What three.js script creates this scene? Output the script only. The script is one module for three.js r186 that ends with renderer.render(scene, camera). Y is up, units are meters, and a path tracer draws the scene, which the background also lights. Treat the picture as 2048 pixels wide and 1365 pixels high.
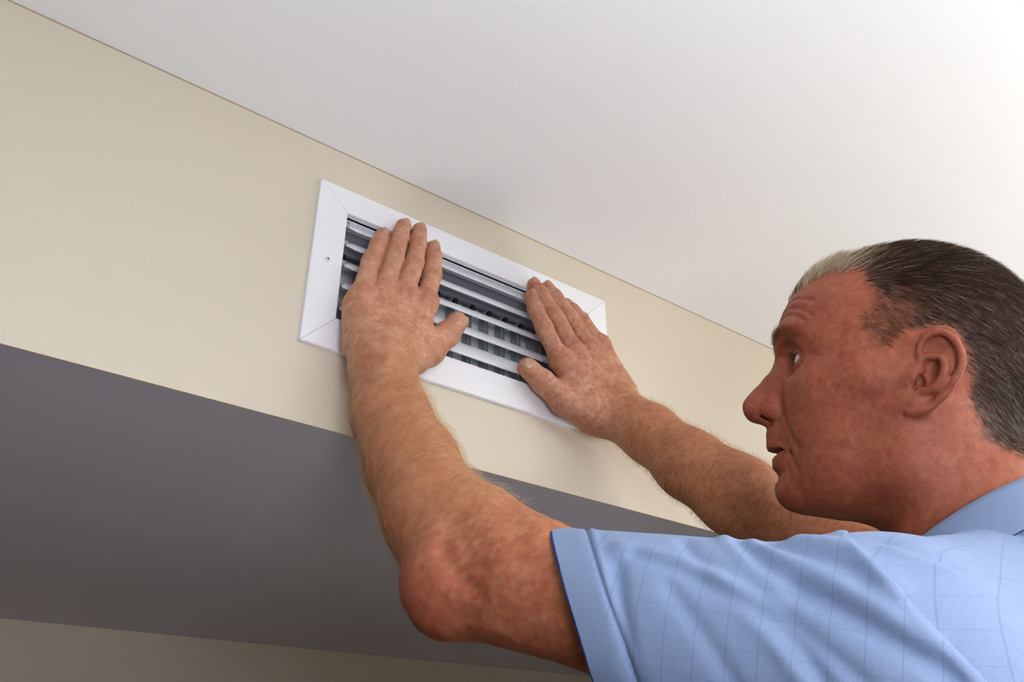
import * as THREE from 'three';
import { mergeGeometries } from 'three/addons/utils/BufferGeometryUtils.js';
import { ImprovedNoise } from 'three/addons/math/ImprovedNoise.js';
import { createNoise4D } from 'simplex-noise';
import { RectAreaLightUniformsLib } from 'three/addons/lights/RectAreaLightUniformsLib.js';

// ---------------------------------------------------------------- camera, exposure, light
const scene = new THREE.Scene();
const camera = new THREE.PerspectiveCamera(43.3, 2048 / 1365, 0.02, 60);
{
  const m = new THREE.Matrix4();
  m.makeBasis(new THREE.Vector3(0.7949, -0.0028, 0.6067), new THREE.Vector3(-0.2950, 0.8721, 0.3905), new THREE.Vector3(-0.5302, -0.4894, 0.6924));
  camera.quaternion.setFromRotationMatrix(m);
  camera.position.set(0, 1.76, 0.72);
}
const renderer = new THREE.WebGLRenderer({ antialias: true });
renderer.toneMapping = THREE.LinearToneMapping;
renderer.toneMappingExposure = 1.0;
renderer.shadowMap.enabled = true;
RectAreaLightUniformsLib.init();
scene.background = new THREE.Color(0.6, 0.72, 0.9);

// two unseen uplighters, added to light the room by way of its ceiling: warm beyond the right edge, cooler behind on the left
const ADDED_LAMPS = [
  { at: [1.55, 0.9, 2.55], color: new THREE.Color(1.0, 0.975, 0.925), power: 138, angle: 1.17 },
  { at: [-0.55, 0.95, 1.05], color: new THREE.Color(0.86, 0.91, 1.0), power: 3, angle: 0.90 },
];
// daylight through the window behind and the wider one in the right-hand wall
const DAY = [
  { color: new THREE.Color(0.84, 0.91, 1.0), power: 0.05, w: 1.7, h: 1.3, at: [-0.3, 1.55, 4.36], to: [-0.3, 1.5, 0] },
  { color: new THREE.Color(1.0, 0.96, 0.90), power: 8, w: 1.2, h: 1.35, at: [3.26, 1.525, 0.75], to: [0, 1.525, 0.75] },
];
// the photographer's small softbox, held just behind and above the camera
const FLASH = { color: new THREE.Color(0.86, 0.885, 1.0), power: 20, size: 0.27, at: [0.03, 1.79, 1.05], to: [0.38, 2.30, 0.15] };
for (const d of DAY) { const q = new THREE.RectAreaLight(d.color, d.power, d.w, d.h); q.position.set(...d.at); q.lookAt(...d.to); scene.add(q); }

// ---------------------------------------------------------------- helpers
const noise = new ImprovedNoise();
let seed = 12345;
const rnd = () => { seed = (seed + 0x6d2b79f5) | 0; let t = Math.imul(seed ^ (seed >>> 15), 1 | seed); t = (t + Math.imul(t ^ (t >>> 7), 61 | t)) ^ t; return ((t ^ (t >>> 14)) >>> 0) / 4294967296; };
const clamp = (x, a, b) => (x < a ? a : x > b ? b : x);
const mix = (a, b, t) => a + (b - a) * t;
const sstep = (a, b, x) => { const t = clamp((x - a) / (b - a), 0, 1); return t * t * (3 - 2 * t); };
const lin = (hex) => { const c = new THREE.Color(hex); return [c.r, c.g, c.b]; };
const used = {};
function numbered(n) { if (used[n] === undefined) { used[n] = 0; return n; } used[n]++; return n + '_' + String(used[n]).padStart(3, '0'); }
function mesh(name, geo, mat, parent) {
  const m = new THREE.Mesh(geo, mat); m.name = parent === scene ? numbered(name) : name; m.castShadow = m.receiveShadow = true; parent.add(m); return m;
}
function struct(name, geo, mat) { const m = mesh(name, geo, mat, scene); m.userData.kind = 'structure'; return m; }
function thing(name, label, category, pos, group) {
  const g = new THREE.Group(); g.name = numbered(name); g.position.set(...pos); scene.add(g);
  g.userData = { label, category }; if (group) g.userData.group = group; return g;
}
function box(x0, x1, y0, y1, z0, z1) {       // box with uv in metres
  const g = new THREE.BoxGeometry(x1 - x0, y1 - y0, z1 - z0); g.translate((x0 + x1) / 2, (y0 + y1) / 2, (z0 + z1) / 2);
  return boxUV(g);
}
function boxUV(g0, s = 1) {
  const g = g0.index ? g0.toNonIndexed() : g0, p = g.attributes.position, n = g.attributes.normal, uv = new Float32Array(p.count * 2);
  for (let i = 0; i < p.count; i += 3) {
    let a = 0, b = 0, c = 0;
    for (let k = 0; k < 3; k++) { a += n.getX(i + k); b += n.getY(i + k); c += n.getZ(i + k); }
    a = Math.abs(a); b = Math.abs(b); c = Math.abs(c);
    for (let k = 0; k < 3; k++) {
      const x = p.getX(i + k), y = p.getY(i + k), z = p.getZ(i + k);
      const [u, v] = a > b && a > c ? [z, y] : b > c ? [x, z] : [x, y];
      uv[(i + k) * 2] = u * s; uv[(i + k) * 2 + 1] = v * s;
    }
  }
  g.setAttribute('uv', new THREE.BufferAttribute(uv, 2)); return g;
}
function tex(size, fn, srgb, rep = 1) {       // fn(u,v) -> value or [r,g,b] in 0..1
  const d = new Uint8Array(size * size * 4);
  for (let j = 0; j < size; j++) for (let i = 0; i < size; i++) {
    const v = fn(i / size, j / size), k = (j * size + i) * 4;
    for (let c = 0; c < 3; c++) d[k + c] = clamp((Array.isArray(v) ? v[c] : v) * 255, 0, 255);
    d[k + 3] = 255;
  }
  const t = new THREE.DataTexture(d, size, size); t.wrapS = t.wrapT = THREE.RepeatWrapping; t.magFilter = THREE.LinearFilter; t.minFilter = THREE.LinearFilter;
  if (srgb) t.colorSpace = THREE.SRGBColorSpace; t.repeat.set(rep, rep); t.needsUpdate = true; return t;
}
// tiling noise with n cells per tile
let s4 = 99; const n4 = createNoise4D(() => { s4 = (s4 * 1664525 + 1013904223) >>> 0; return s4 / 4294967296; });
const tn = (u, v, n, s) => { const a = u * 2 * Math.PI, b = v * 2 * Math.PI, r = n / (2 * Math.PI); return n4(Math.cos(a) * r + s * 3.1, Math.sin(a) * r, Math.cos(b) * r + s * 1.7, Math.sin(b) * r); };

// ---------------------------------------------------------------- room
const wallBump = tex(512, (u, v) => 0.5 + 0.28 * tn(u, v, 40, 1) + 0.22 * tn(u, v, 90, 5), false, 3);
const paint = (hex, rough = 0.75, bump = 0.0002) => new THREE.MeshStandardMaterial({ color: hex, roughness: rough, bumpMap: wallBump, bumpScale: bump });
const M = {
  wall: paint('#d9cfbb', 0.6), darkenedRoomPaint: paint('#62564a', 0.8), ceiling: paint('#eceeef', 0.9, 0.00012), soffit: paint('#cbc9d4', 0.8, 0.00015),  // unseen room walls are darkened to cut bounce light onto the soffit
  floor: new THREE.MeshStandardMaterial({ color: '#33251d', roughness: 0.5 }),
  caulk: new THREE.MeshStandardMaterial({ color: '#ad9c84', roughness: 0.8 }),
  white: new THREE.MeshStandardMaterial({ color: '#f4f5f8', roughness: 0.35 }),
  blade: new THREE.MeshStandardMaterial({ color: '#e4e7ec', roughness: 0.3, metalness: 0.15 }),
  rear: new THREE.MeshStandardMaterial({ color: '#a3a9b0', roughness: 0.4, metalness: 0.35 }),
  rail: new THREE.MeshStandardMaterial({ color: '#83868e', roughness: 0.45, metalness: 0.1 }),
  damper: new THREE.MeshStandardMaterial({ color: '#eef2f2', roughness: 0.4 }),
  duct: new THREE.MeshStandardMaterial({ color: '#565b63', roughness: 0.45, metalness: 0.7 }),
  steel: new THREE.MeshStandardMaterial({ color: '#b9bcc2', roughness: 0.3, metalness: 0.8 }),
  dark: new THREE.MeshStandardMaterial({ color: '#16171a', roughness: 0.7 }),
};
const CEIL = 2.435, SOF = 2.0937;
const VX0 = 0.318, VX1 = 0.673, VY0 = 2.2137, VY1 = 2.3485;   // grille opening
const RX0 = -2.6, RX1 = 3.3, RZ1 = 4.4;
{ // front wall above the recess, with the duct hole
  const g = [box(RX0, VX0, SOF, CEIL, -0.003, 0), box(VX1, RX1, SOF, CEIL, -0.003, 0), box(VX0, VX1, SOF, VY0, -0.003, 0), box(VX0, VX1, VY1, CEIL, -0.003, 0)];
  struct('wall_front', mergeGeometries(g), M.wall);
  struct('ceiling', box(RX0 - 0.1, RX1 + 0.1, CEIL, CEIL + 0.1, -1.4, RZ1 + 0.1), M.ceiling);
  const bead = new THREE.CylinderGeometry(0.0009, 0.0009, 4.4, 8); bead.rotateZ(Math.PI / 2); bead.translate(0, CEIL, 0.0002); struct('trim_3', bead, M.caulk);   // thin paint line where wall and ceiling meet
  struct('trim_1', box(RX0, RX1, SOF, SOF + 0.012, -4.5, -0.0031), M.soffit);       // underside of the dropped ceiling
  const back = box(RX0, RX1 + 0.3, 1.80, SOF, -0.1, 0); back.rotateY(-0.075); back.translate(0, 0, -1.176);
  struct('wall_back', back, M.wall);      // the band of wall over the wide opening to the added hall
  struct('wall_left', box(RX0 - 0.1, RX0, 0, CEIL, -1.5, RZ1), M.darkenedRoomPaint);
  const zz = [0.1, 1.4], yy = [0.82, 2.23];
  struct('wall_right', mergeGeometries([box(RX1, RX1 + 0.1, 0, CEIL, -1.5, zz[0]), box(RX1, RX1 + 0.1, 0, CEIL, zz[1], RZ1), box(RX1, RX1 + 0.1, 0, yy[0], zz[0], zz[1]), box(RX1, RX1 + 0.1, yy[1], CEIL, zz[0], zz[1])]), M.darkenedRoomPaint);
  const fr2 = mergeGeometries([box(RX1 + 0.02, RX1 + 0.08, yy[0], yy[0] + 0.05, zz[0], zz[1]), box(RX1 + 0.02, RX1 + 0.08, yy[1] - 0.05, yy[1], zz[0], zz[1]), box(RX1 + 0.02, RX1 + 0.08, yy[0] + 0.05, yy[1] - 0.05, zz[0], zz[0] + 0.05), box(RX1 + 0.02, RX1 + 0.08, yy[0] + 0.05, yy[1] - 0.05, zz[1] - 0.05, zz[1]), box(RX1 + 0.02, RX1 + 0.08, yy[0] + 0.05, yy[1] - 0.05, 0.73, 0.77)]);
  const w2 = struct('window_2', fr2, M.white), paneMat = new THREE.MeshPhysicalMaterial({ color: '#ffffff', roughness: 0.02, transmission: 1, thickness: 0 });
  mesh('pane', box(RX1 + 0.04, RX1 + 0.046, yy[0] + 0.05, yy[1] - 0.05, zz[0] + 0.05, zz[1] - 0.05), paneMat, w2);
  // unseen hall, added to swallow light so the soffit stays dark
  struct('wall_added_hall_left', box(-1.3, -1.2, 0, SOF, -4.4, -0.004), M.wall);
  struct('wall_added_hall_right', box(1.8, 1.9, 0, SOF, -4.4, -0.004), M.wall);
  struct('wall_added_hall_end', box(-1.3, 1.9, 0, SOF, -4.5, -4.4), M.wall);
  struct('wall_rear', mergeGeometries([box(RX0, -1.2, 0, CEIL, RZ1, RZ1 + 0.1), box(0.6, RX1, 0, CEIL, RZ1, RZ1 + 0.1), box(-1.2, 0.6, 0, 0.85, RZ1, RZ1 + 0.1), box(-1.2, 0.6, 2.25, CEIL, RZ1, RZ1 + 0.1)]), M.darkenedRoomPaint);
  struct('floor', box(RX0 - 0.1, RX1 + 0.1, -0.1, 0, -4.6, RZ1 + 0.1), M.floor);
  const fr = mergeGeometries([box(-1.2, 0.6, 0.85, 0.9, RZ1 + .02, RZ1 + 0.08), box(-1.2, 0.6, 2.2, 2.25, RZ1 + .02, RZ1 + 0.08), box(-1.2, -1.15, 0.9, 2.2, RZ1 + .02, RZ1 + 0.08), box(0.55, 0.6, 0.9, 2.2, RZ1 + .02, RZ1 + 0.08), box(-0.325, -0.275, 0.9, 2.2, RZ1 + .02, RZ1 + 0.08)]);
  const w = struct('window_1', fr, M.white);
  mesh('pane', box(-1.15, 0.55, 0.9, 2.2, RZ1 + .04, RZ1 + 0.046), paneMat, w);
}

// ---------------------------------------------------------------- air vent
{
  const v = thing('air_vent', 'white metal air vent grille with mitred frame in the tan wall under both hands', 'vent', [0.4955, 2.281, 0]);
  const P = v.position, ox0 = 0.283, ox1 = 0.708, oy0 = 2.1777, oy1 = 2.3826;
  const sub = (g) => { g.translate(-P.x, -P.y, -P.z); return g; };
  // one side of the frame: mitred at both ends, a shallow slope, a rounded outer lip and a return into the opening
  function side(a, b, ia, ib) {               // outer corner a,b and inner corner ia,ib (2D), the front face between
    const gap = 0.00022, dir = [b[0] - a[0], b[1] - a[1]], L = Math.hypot(...dir); dir[0] /= L; dir[1] /= L;
    const A = [a[0] + dir[0] * gap, a[1] + dir[1] * gap], B = [b[0] - dir[0] * gap, b[1] - dir[1] * gap], IA = [ia[0] + dir[0] * gap, ia[1] + dir[1] * gap], IB = [ib[0] - dir[0] * gap, ib[1] - dir[1] * gap];
    const prof = [[0, 0.0], [0, 0.0035], [0.012, 0.0046], [0.03, 0.0052], [0.5, 0.0066], [0.955, 0.0078], [0.985, 0.0076], [1, 0.0066], [1, -0.03], [0.97, -0.03], [0.97, 0.003], [0.03, 0.0]];
    const pos = [], idx = [];
    const at = (t, z, A, I) => [A[0] + (I[0] - A[0]) * t, A[1] + (I[1] - A[1]) * t, z];
    for (const [t, z] of prof) { pos.push(...at(t, z, A, IA), ...at(t, z, B, IB)); }
    const n = prof.length;
    for (let i = 0; i < n; i++) { const j = (i + 1) % n, p = 2 * i, q = 2 * j; idx.push(p, p + 1, q + 1, p, q + 1, q); }
    for (const e of [0, 1]) for (const [i, j, k] of [[0, 1, 11], [1, 2, 11], [2, 3, 11], [3, 4, 11], [4, 10, 11], [4, 5, 10], [5, 6, 10], [6, 7, 10], [7, 8, 10], [8, 9, 10]]) idx.push(2 * i + e, 2 * j + e, 2 * k + e);
    const g = new THREE.BufferGeometry(); g.setAttribute('position', new THREE.Float32BufferAttribute(pos, 3)); g.setIndex(idx);
    const gn = g.toNonIndexed(); gn.computeVertexNormals(); return sub(boxUV(gn));
  }
  const O = [[ox0, oy0], [ox1, oy0], [ox1, oy1], [ox0, oy1]], I = [[VX0, VY0], [VX1, VY0], [VX1, VY1], [VX0, VY1]];
  for (let k = 0; k < 4; k++) mesh('frame', side(O[k], O[(k + 1) % 4], I[k], I[(k + 1) % 4]), M.white, v);
  // screws
  for (const sx of [0.3012, 0.6905]) {
    const g = new THREE.LatheGeometry([[0, 0.0016], [0.0012, 0.0016], [0.0022, 0.0012], [0.0029, 0.0004], [0.003, 0], [0.003, -0.002]].map((q) => new THREE.Vector2(q[0], q[1])), 24);
    g.rotateX(Math.PI / 2); g.translate(sx, 2.2805, 0.0068);
    const s = mesh('screw', sub(g), M.white, v);
    for (const r of [0.5, 0.5 + Math.PI / 2]) { const c = new THREE.BoxGeometry(0.0031, 0.0007, 0.0008); c.rotateZ(r); c.translate(sx, 2.2805, 0.0083); mesh('cross_slot', sub(c), M.dark, s); }
  }
  // front louvre blades: airfoil section, narrower pivot ends
  const prof = []; const N = 22;
  for (let i = 0; i < N; i++) { const t = (i / N) * 2 * Math.PI, x = Math.cos(t), y = Math.sin(t); prof.push([x * 0.0105, y * 0.0021 * (0.78 + 0.32 * x) + 0.0012 * (1 - x * x)]); }
  function loft(rings, closed = true) {       // rings: arrays of [x,y,z]; caps at both ends
    const n = rings[0].length, pos = [], idx = [];
    rings.forEach((r) => r.forEach((q) => pos.push(...q)));
    for (let k = 0; k + 1 < rings.length; k++) for (let i = 0; i < n; i++) { const j = (i + 1) % n, a = k * n + i, b = k * n + j; idx.push(a, a + n, b, b, a + n, b + n); }
    for (const [k, s] of [[0, 1], [rings.length - 1, 0]]) { const c = pos.length / 3; let m = [0, 0, 0]; rings[k].forEach((q) => { m[0] += q[0] / n; m[1] += q[1] / n; m[2] += q[2] / n; }); pos.push(...m); for (let i = 0; i < n; i++) { const j = (i + 1) % n; s ? idx.push(c, k * n + i, k * n + j) : idx.push(c, k * n + j, k * n + i); } }
    const g = new THREE.BufferGeometry(); g.setAttribute('position', new THREE.Float32BufferAttribute(pos, 3)); g.setIndex(idx); g.computeVertexNormals(); return g;
  }
  
  const pitch = 0.0266;
  for (let k = 0; k < 5; k++) {
    const tilt = k === 0 ? -1.25 : k === 1 ? -1.0 : -0.92, ct = Math.cos(tilt), st = Math.sin(tilt);
    const y = 2.2385 + pitch * k + (k === 4 ? -0.002 : 0), z = -0.0065;
    const ring = (x, w, off = 0) => prof.map(([a, b]) => { const A = a * w - (1 - w) * 0.0, B = b * w; return [x, y + A * st + B * ct, z + A * ct - B * st]; });
    const rings = [ring(VX0 + 0.004, 0.3), ring(VX0 + 0.0065, 0.3), ring(VX0 + 0.0085, 0.72), ring(VX0 + 0.0125, 0.72), ring(VX0 + 0.0165, 1), ring(VX1 - 0.0165, 1), ring(VX1 - 0.0125, 0.72), ring(VX1 - 0.0085, 0.72), ring(VX1 - 0.0065, 0.3), ring(VX1 - 0.004, 0.3)];
    const b = mesh('blade', sub(loft(rings)), M.blade, v);
    for (const px of [VX0 + 0.0045, VX1 - 0.0045]) { const c = new THREE.CylinderGeometry(0.0042, 0.0042, 0.008, 20); c.rotateZ(Math.PI / 2); c.translate(px, y, z); mesh('pivot', sub(c), M.rear, b); }
  }
  mesh('rail', sub(mergeGeometries([box(VX0, VX1, VY1 - 0.030, VY1, -0.0262, -0.0235), box(VX0, VX1, VY1 - 0.032, VY1 - 0.0285, -0.0275, -0.0225)])), M.rail, v);
  // vertical deflector blades behind them
  for (let k = 0; k < 14; k++) {
    const x = VX0 + 0.0135 + k * 0.0252;
    const c = mergeGeometries([new THREE.BoxGeometry(0.0012, VY1 - VY0, 0.019).translate(x, (VY0 + VY1) / 2, -0.034), new THREE.CylinderGeometry(0.0026, 0.0026, VY1 - VY0, 10).translate(x, (VY0 + VY1) / 2, -0.030)]);
    const m = mesh('deflector', sub(c), M.rear, v);
    const clip = new THREE.BoxGeometry(0.005, 0.007, 0.006); clip.translate(x, VY1 - 0.038, -0.0235); mesh('clip', sub(clip), M.dark, m);
  }
  // damper blades further in
  for (let k = 0; k < 5; k++) {
    const c = new THREE.BoxGeometry(VX1 - VX0 - 0.004, 0.0012, 0.0262); c.rotateX(Math.PI / 2 + 0.16); c.translate((VX0 + VX1) / 2, VY0 + 0.0135 + k * 0.0268, -0.0475);
    mesh('damper_blade', sub(c), M.damper, v);
  }
  // duct collar
  const t = 0.0012, zb = -0.34;
  const d = mergeGeometries([box(VX0 - t, VX1 + t, VY0 - t, VY0, zb, -0.0305), box(VX0 - t, VX1 + t, VY1, VY1 + t, zb, -0.0305), box(VX0 - t, VX0, VY0, VY1, zb, -0.0305), box(VX1, VX1 + t, VY0, VY1, zb, -0.0305), box(VX0 - t, VX1 + t, VY0 - t, VY1 + t, zb - t, zb)]);
  mesh('duct', sub(d), M.duct, v);
}

// ---------------------------------------------------------------- added uplighter lamps outside the picture
ADDED_LAMPS.forEach(({ at, color, power, angle }, i) => {
  const l = thing('added_floor_lamp', i ? 'added uplighter lamp with cool white light, left behind the camera' : 'added uplighter lamp with warm white light, right of the man', 'lamp', [at[0], 0, at[2]]);
  const lathe = (pts, n = 48) => new THREE.LatheGeometry(pts.map((q) => new THREE.Vector2(q[0], q[1])), n), h = at[1];
  mesh('base', lathe([[0, 0], [0.14, 0], [0.14, 0.012], [0.12, 0.024], [0.03, 0.032], [0.016, 0.05], [0, 0.05]]), M.duct, l);
  mesh('pole', lathe([[0.0125, 0.04], [0.0125, h - 0.06]]), M.duct, l);
  mesh('bowl', lathe([[0.0, h - 0.07], [0.05, h - 0.065], [0.12, h - 0.02], [0.16, h + 0.05], [0.157, h + 0.05], [0.117, h - 0.014], [0.05, h - 0.055], [0, h - 0.06]]), M.duct, l);
  const em = new THREE.MeshStandardMaterial({ color: '#ffffff', emissive: color, emissiveIntensity: 3 });
  const bulb = new THREE.SphereGeometry(0.035, 24, 16); bulb.translate(0, h - 0.02, 0); mesh('bulb', bulb, em, l);
  const s = new THREE.SpotLight(color, power, 0, angle, 0.9, 2);
  s.position.set(0, h + 0.025, 0); s.target.position.set(0, h + 1, 0); s.castShadow = true; s.shadow.radius = 6; l.add(s); l.add(s.target);
});

// ---------------------------------------------------------------- the softbox
{
  const q = thing('softbox', 'small square softbox on a dark boom pole behind the camera', 'light', FLASH.at);
  const o = new THREE.Group(); q.add(o); o.name = 'head'; o.lookAt(new THREE.Vector3(FLASH.to[0] - FLASH.at[0], FLASH.to[1] - FLASH.at[1], FLASH.to[2] - FLASH.at[2]).multiplyScalar(1).add(q.position)); 
  const s = FLASH.size / 2, sides = [];
  const hull = new THREE.CylinderGeometry(s * 1.44, 0.05, 0.16, 4, 1, true); hull.rotateY(Math.PI / 4); hull.rotateX(Math.PI / 2); hull.translate(0, 0, -0.082);
  mesh('shell', hull, new THREE.MeshStandardMaterial({ color: '#18181a', roughness: 0.8, side: THREE.DoubleSide }), o);
  mesh('diffuser', new THREE.BoxGeometry(FLASH.size, FLASH.size, 0.004), new THREE.MeshStandardMaterial({ color: '#ffffff', emissive: FLASH.color, emissiveIntensity: 1.5 }), o);
  const pole = new THREE.CylinderGeometry(0.012, 0.012, FLASH.at[1], 16); pole.translate(0, -FLASH.at[1] / 2, -0.17); pole.rotateX(0); mesh('pole', pole, M.duct, q);
  const l = new THREE.RectAreaLight(FLASH.color, FLASH.power, FLASH.size, FLASH.size); l.position.set(0, 0, 0.006); l.rotation.y = Math.PI; o.add(l);
}

// ---------------------------------------------------------------- distance fields and their mesher
const V3 = { sub: (a, b) => [a[0] - b[0], a[1] - b[1], a[2] - b[2]], add: (a, b) => [a[0] + b[0], a[1] + b[1], a[2] + b[2]], mul: (a, s) => [a[0] * s, a[1] * s, a[2] * s], dot: (a, b) => a[0] * b[0] + a[1] * b[1] + a[2] * b[2], len: (a) => Math.hypot(a[0], a[1], a[2]), norm: (a) => { const l = Math.hypot(a[0], a[1], a[2]); return [a[0] / l, a[1] / l, a[2] / l]; }, cross: (a, b) => [a[1] * b[2] - a[2] * b[1], a[2] * b[0] - a[0] * b[2], a[0] * b[1] - a[1] * b[0]], mix: (a, b, t) => [a[0] + (b[0] - a[0]) * t, a[1] + (b[1] - a[1]) * t, a[2] + (b[2] - a[2]) * t] };
const smin = (a, b, k) => { const h = k - Math.abs(a - b); return (a < b ? a : b) - (h > 0 ? h * h / (4 * k) : 0); };
const smax = (a, b, k) => -smin(-a, -b, k);
const snap = (f, p, n = 6) => { let [x, y, z] = p; const e = 0.001; for (let i = 0; i < n; i++) { const d = f(x, y, z); let a = f(x + e, y, z) - f(x - e, y, z), b = f(x, y + e, z) - f(x, y - e, z), c = f(x, y, z + e) - f(x, y, z - e); const L = Math.hypot(a, b, c) || 1; x -= d * a / L; y -= d * b / L; z -= d * c / L; } return [x, y, z]; };
// the head's own axes: forward, up, left
const HO = [0.6514, 2.0726, 0.4024], HF = [-0.5733, 0.2389, -0.7837], HU = [-0.0336, 0.9489, 0.3139], HL = [-0.8186, -0.2063, 0.5360];
const headToWorld = (q) => [0, 1, 2].map((i) => HO[i] + HF[i] * q[0] + HU[i] * q[1] + HL[i] * q[2]);
const toHead = (p) => { const d = V3.sub(p, HO); return [V3.dot(d, HF), V3.dot(d, HU), V3.dot(d, HL)]; };

function cap(a, b, ra, rb = ra) {
  const d = V3.sub(b, a), L2 = V3.dot(d, d) || 1e-12, dr = rb - ra, R = Math.max(ra, rb);
  const f = (x, y, z) => { const px = x - a[0], py = y - a[1], pz = z - a[2]; let h = (px * d[0] + py * d[1] + pz * d[2]) / L2; h = h < 0 ? 0 : h > 1 ? 1 : h; const qx = px - d[0] * h, qy = py - d[1] * h, qz = pz - d[2] * h; return Math.sqrt(qx * qx + qy * qy + qz * qz) - ra - dr * h; };
  f.lo = [0, 1, 2].map((i) => Math.min(a[i], b[i]) - R); f.hi = [0, 1, 2].map((i) => Math.max(a[i], b[i]) + R); return f;
}
function chain(pts, rs) {                        // a string of capsules as one primitive
  const fs = [], C = []; for (let i = 0; i + 1 < pts.length; i++) { const ra = rs[i] ?? rs, rb = rs[i + 1] ?? rs; fs.push(cap(pts[i], pts[i + 1], ra, rb)); const m = V3.mix(pts[i], pts[i + 1], 0.5); C.push(m[0], m[1], m[2], V3.len(V3.sub(pts[i], m)) + Math.max(ra, rb)); }
  const n = fs.length;
  const f = (x, y, z) => { let m = 1e9; for (let i = 0, k = 0; i < n; i++, k += 4) { const a = x - C[k], b = y - C[k + 1], c = z - C[k + 2], q = m + C[k + 3]; if (q > 0 && a * a + b * b + c * c > q * q) continue; const v = fs[i](x, y, z); if (v < m) m = v; } return m; };
  f.lo = [0, 1, 2].map((i) => Math.min(...fs.map((g) => g.lo[i]))); f.hi = [0, 1, 2].map((i) => Math.max(...fs.map((g) => g.hi[i]))); return f;
}
function curve(pts, rs, n = 5) {                // capsules along a smooth curve through the points
  const P = [], R = [], c = new THREE.CatmullRomCurve3(pts.map((q) => new THREE.Vector3(...q)), false, 'centripetal'), N = (pts.length - 1) * n;
  for (let i = 0; i <= N; i++) { const t = i / N, q = c.getPoint(t); P.push([q.x, q.y, q.z]); const f = t * (pts.length - 1), k = Math.min(pts.length - 2, Math.floor(f)); R.push(rs.length ? mix(rs[k], rs[k + 1], f - k) : rs); }
  return chain(P, R);
}
function schain(pts, rs, k) {                    // the same with soft joints
  const fs = []; for (let i = 0; i + 1 < pts.length; i++) fs.push(cap(pts[i], pts[i + 1], rs[i] ?? rs, rs[i + 1] ?? rs));
  const f = (x, y, z) => { let m = fs[0](x, y, z); for (let i = 1; i < fs.length; i++) m = smin(m, fs[i](x, y, z), k); return m; };
  f.lo = [0, 1, 2].map((i) => Math.min(...fs.map((g) => g.lo[i])) - k); f.hi = [0, 1, 2].map((i) => Math.max(...fs.map((g) => g.hi[i])) + k); return f;
}
function ell(c, r, ax) {                         // ellipsoid, optional own axes [u,v,w]
  const f = (x, y, z) => {
    let px = x - c[0], py = y - c[1], pz = z - c[2];
    if (ax) { const a = px * ax[0][0] + py * ax[0][1] + pz * ax[0][2], b = px * ax[1][0] + py * ax[1][1] + pz * ax[1][2], d = px * ax[2][0] + py * ax[2][1] + pz * ax[2][2]; px = a; py = b; pz = d; }
    const ux = px / r[0], uy = py / r[1], uz = pz / r[2], k0 = Math.sqrt(ux * ux + uy * uy + uz * uz), vx = ux / r[0], vy = uy / r[1], vz = uz / r[2], k1 = Math.sqrt(vx * vx + vy * vy + vz * vz);
    return k1 < 1e-9 ? -Math.min(...r) : k0 * (k0 - 1) / k1;
  };
  const R = ax ? [Math.max(...r), Math.max(...r), Math.max(...r)] : r;
  f.soft = 2.5; f.lo = [0, 1, 2].map((i) => c[i] - R[i]); f.hi = [0, 1, 2].map((i) => c[i] + R[i]); return f;
}
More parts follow.
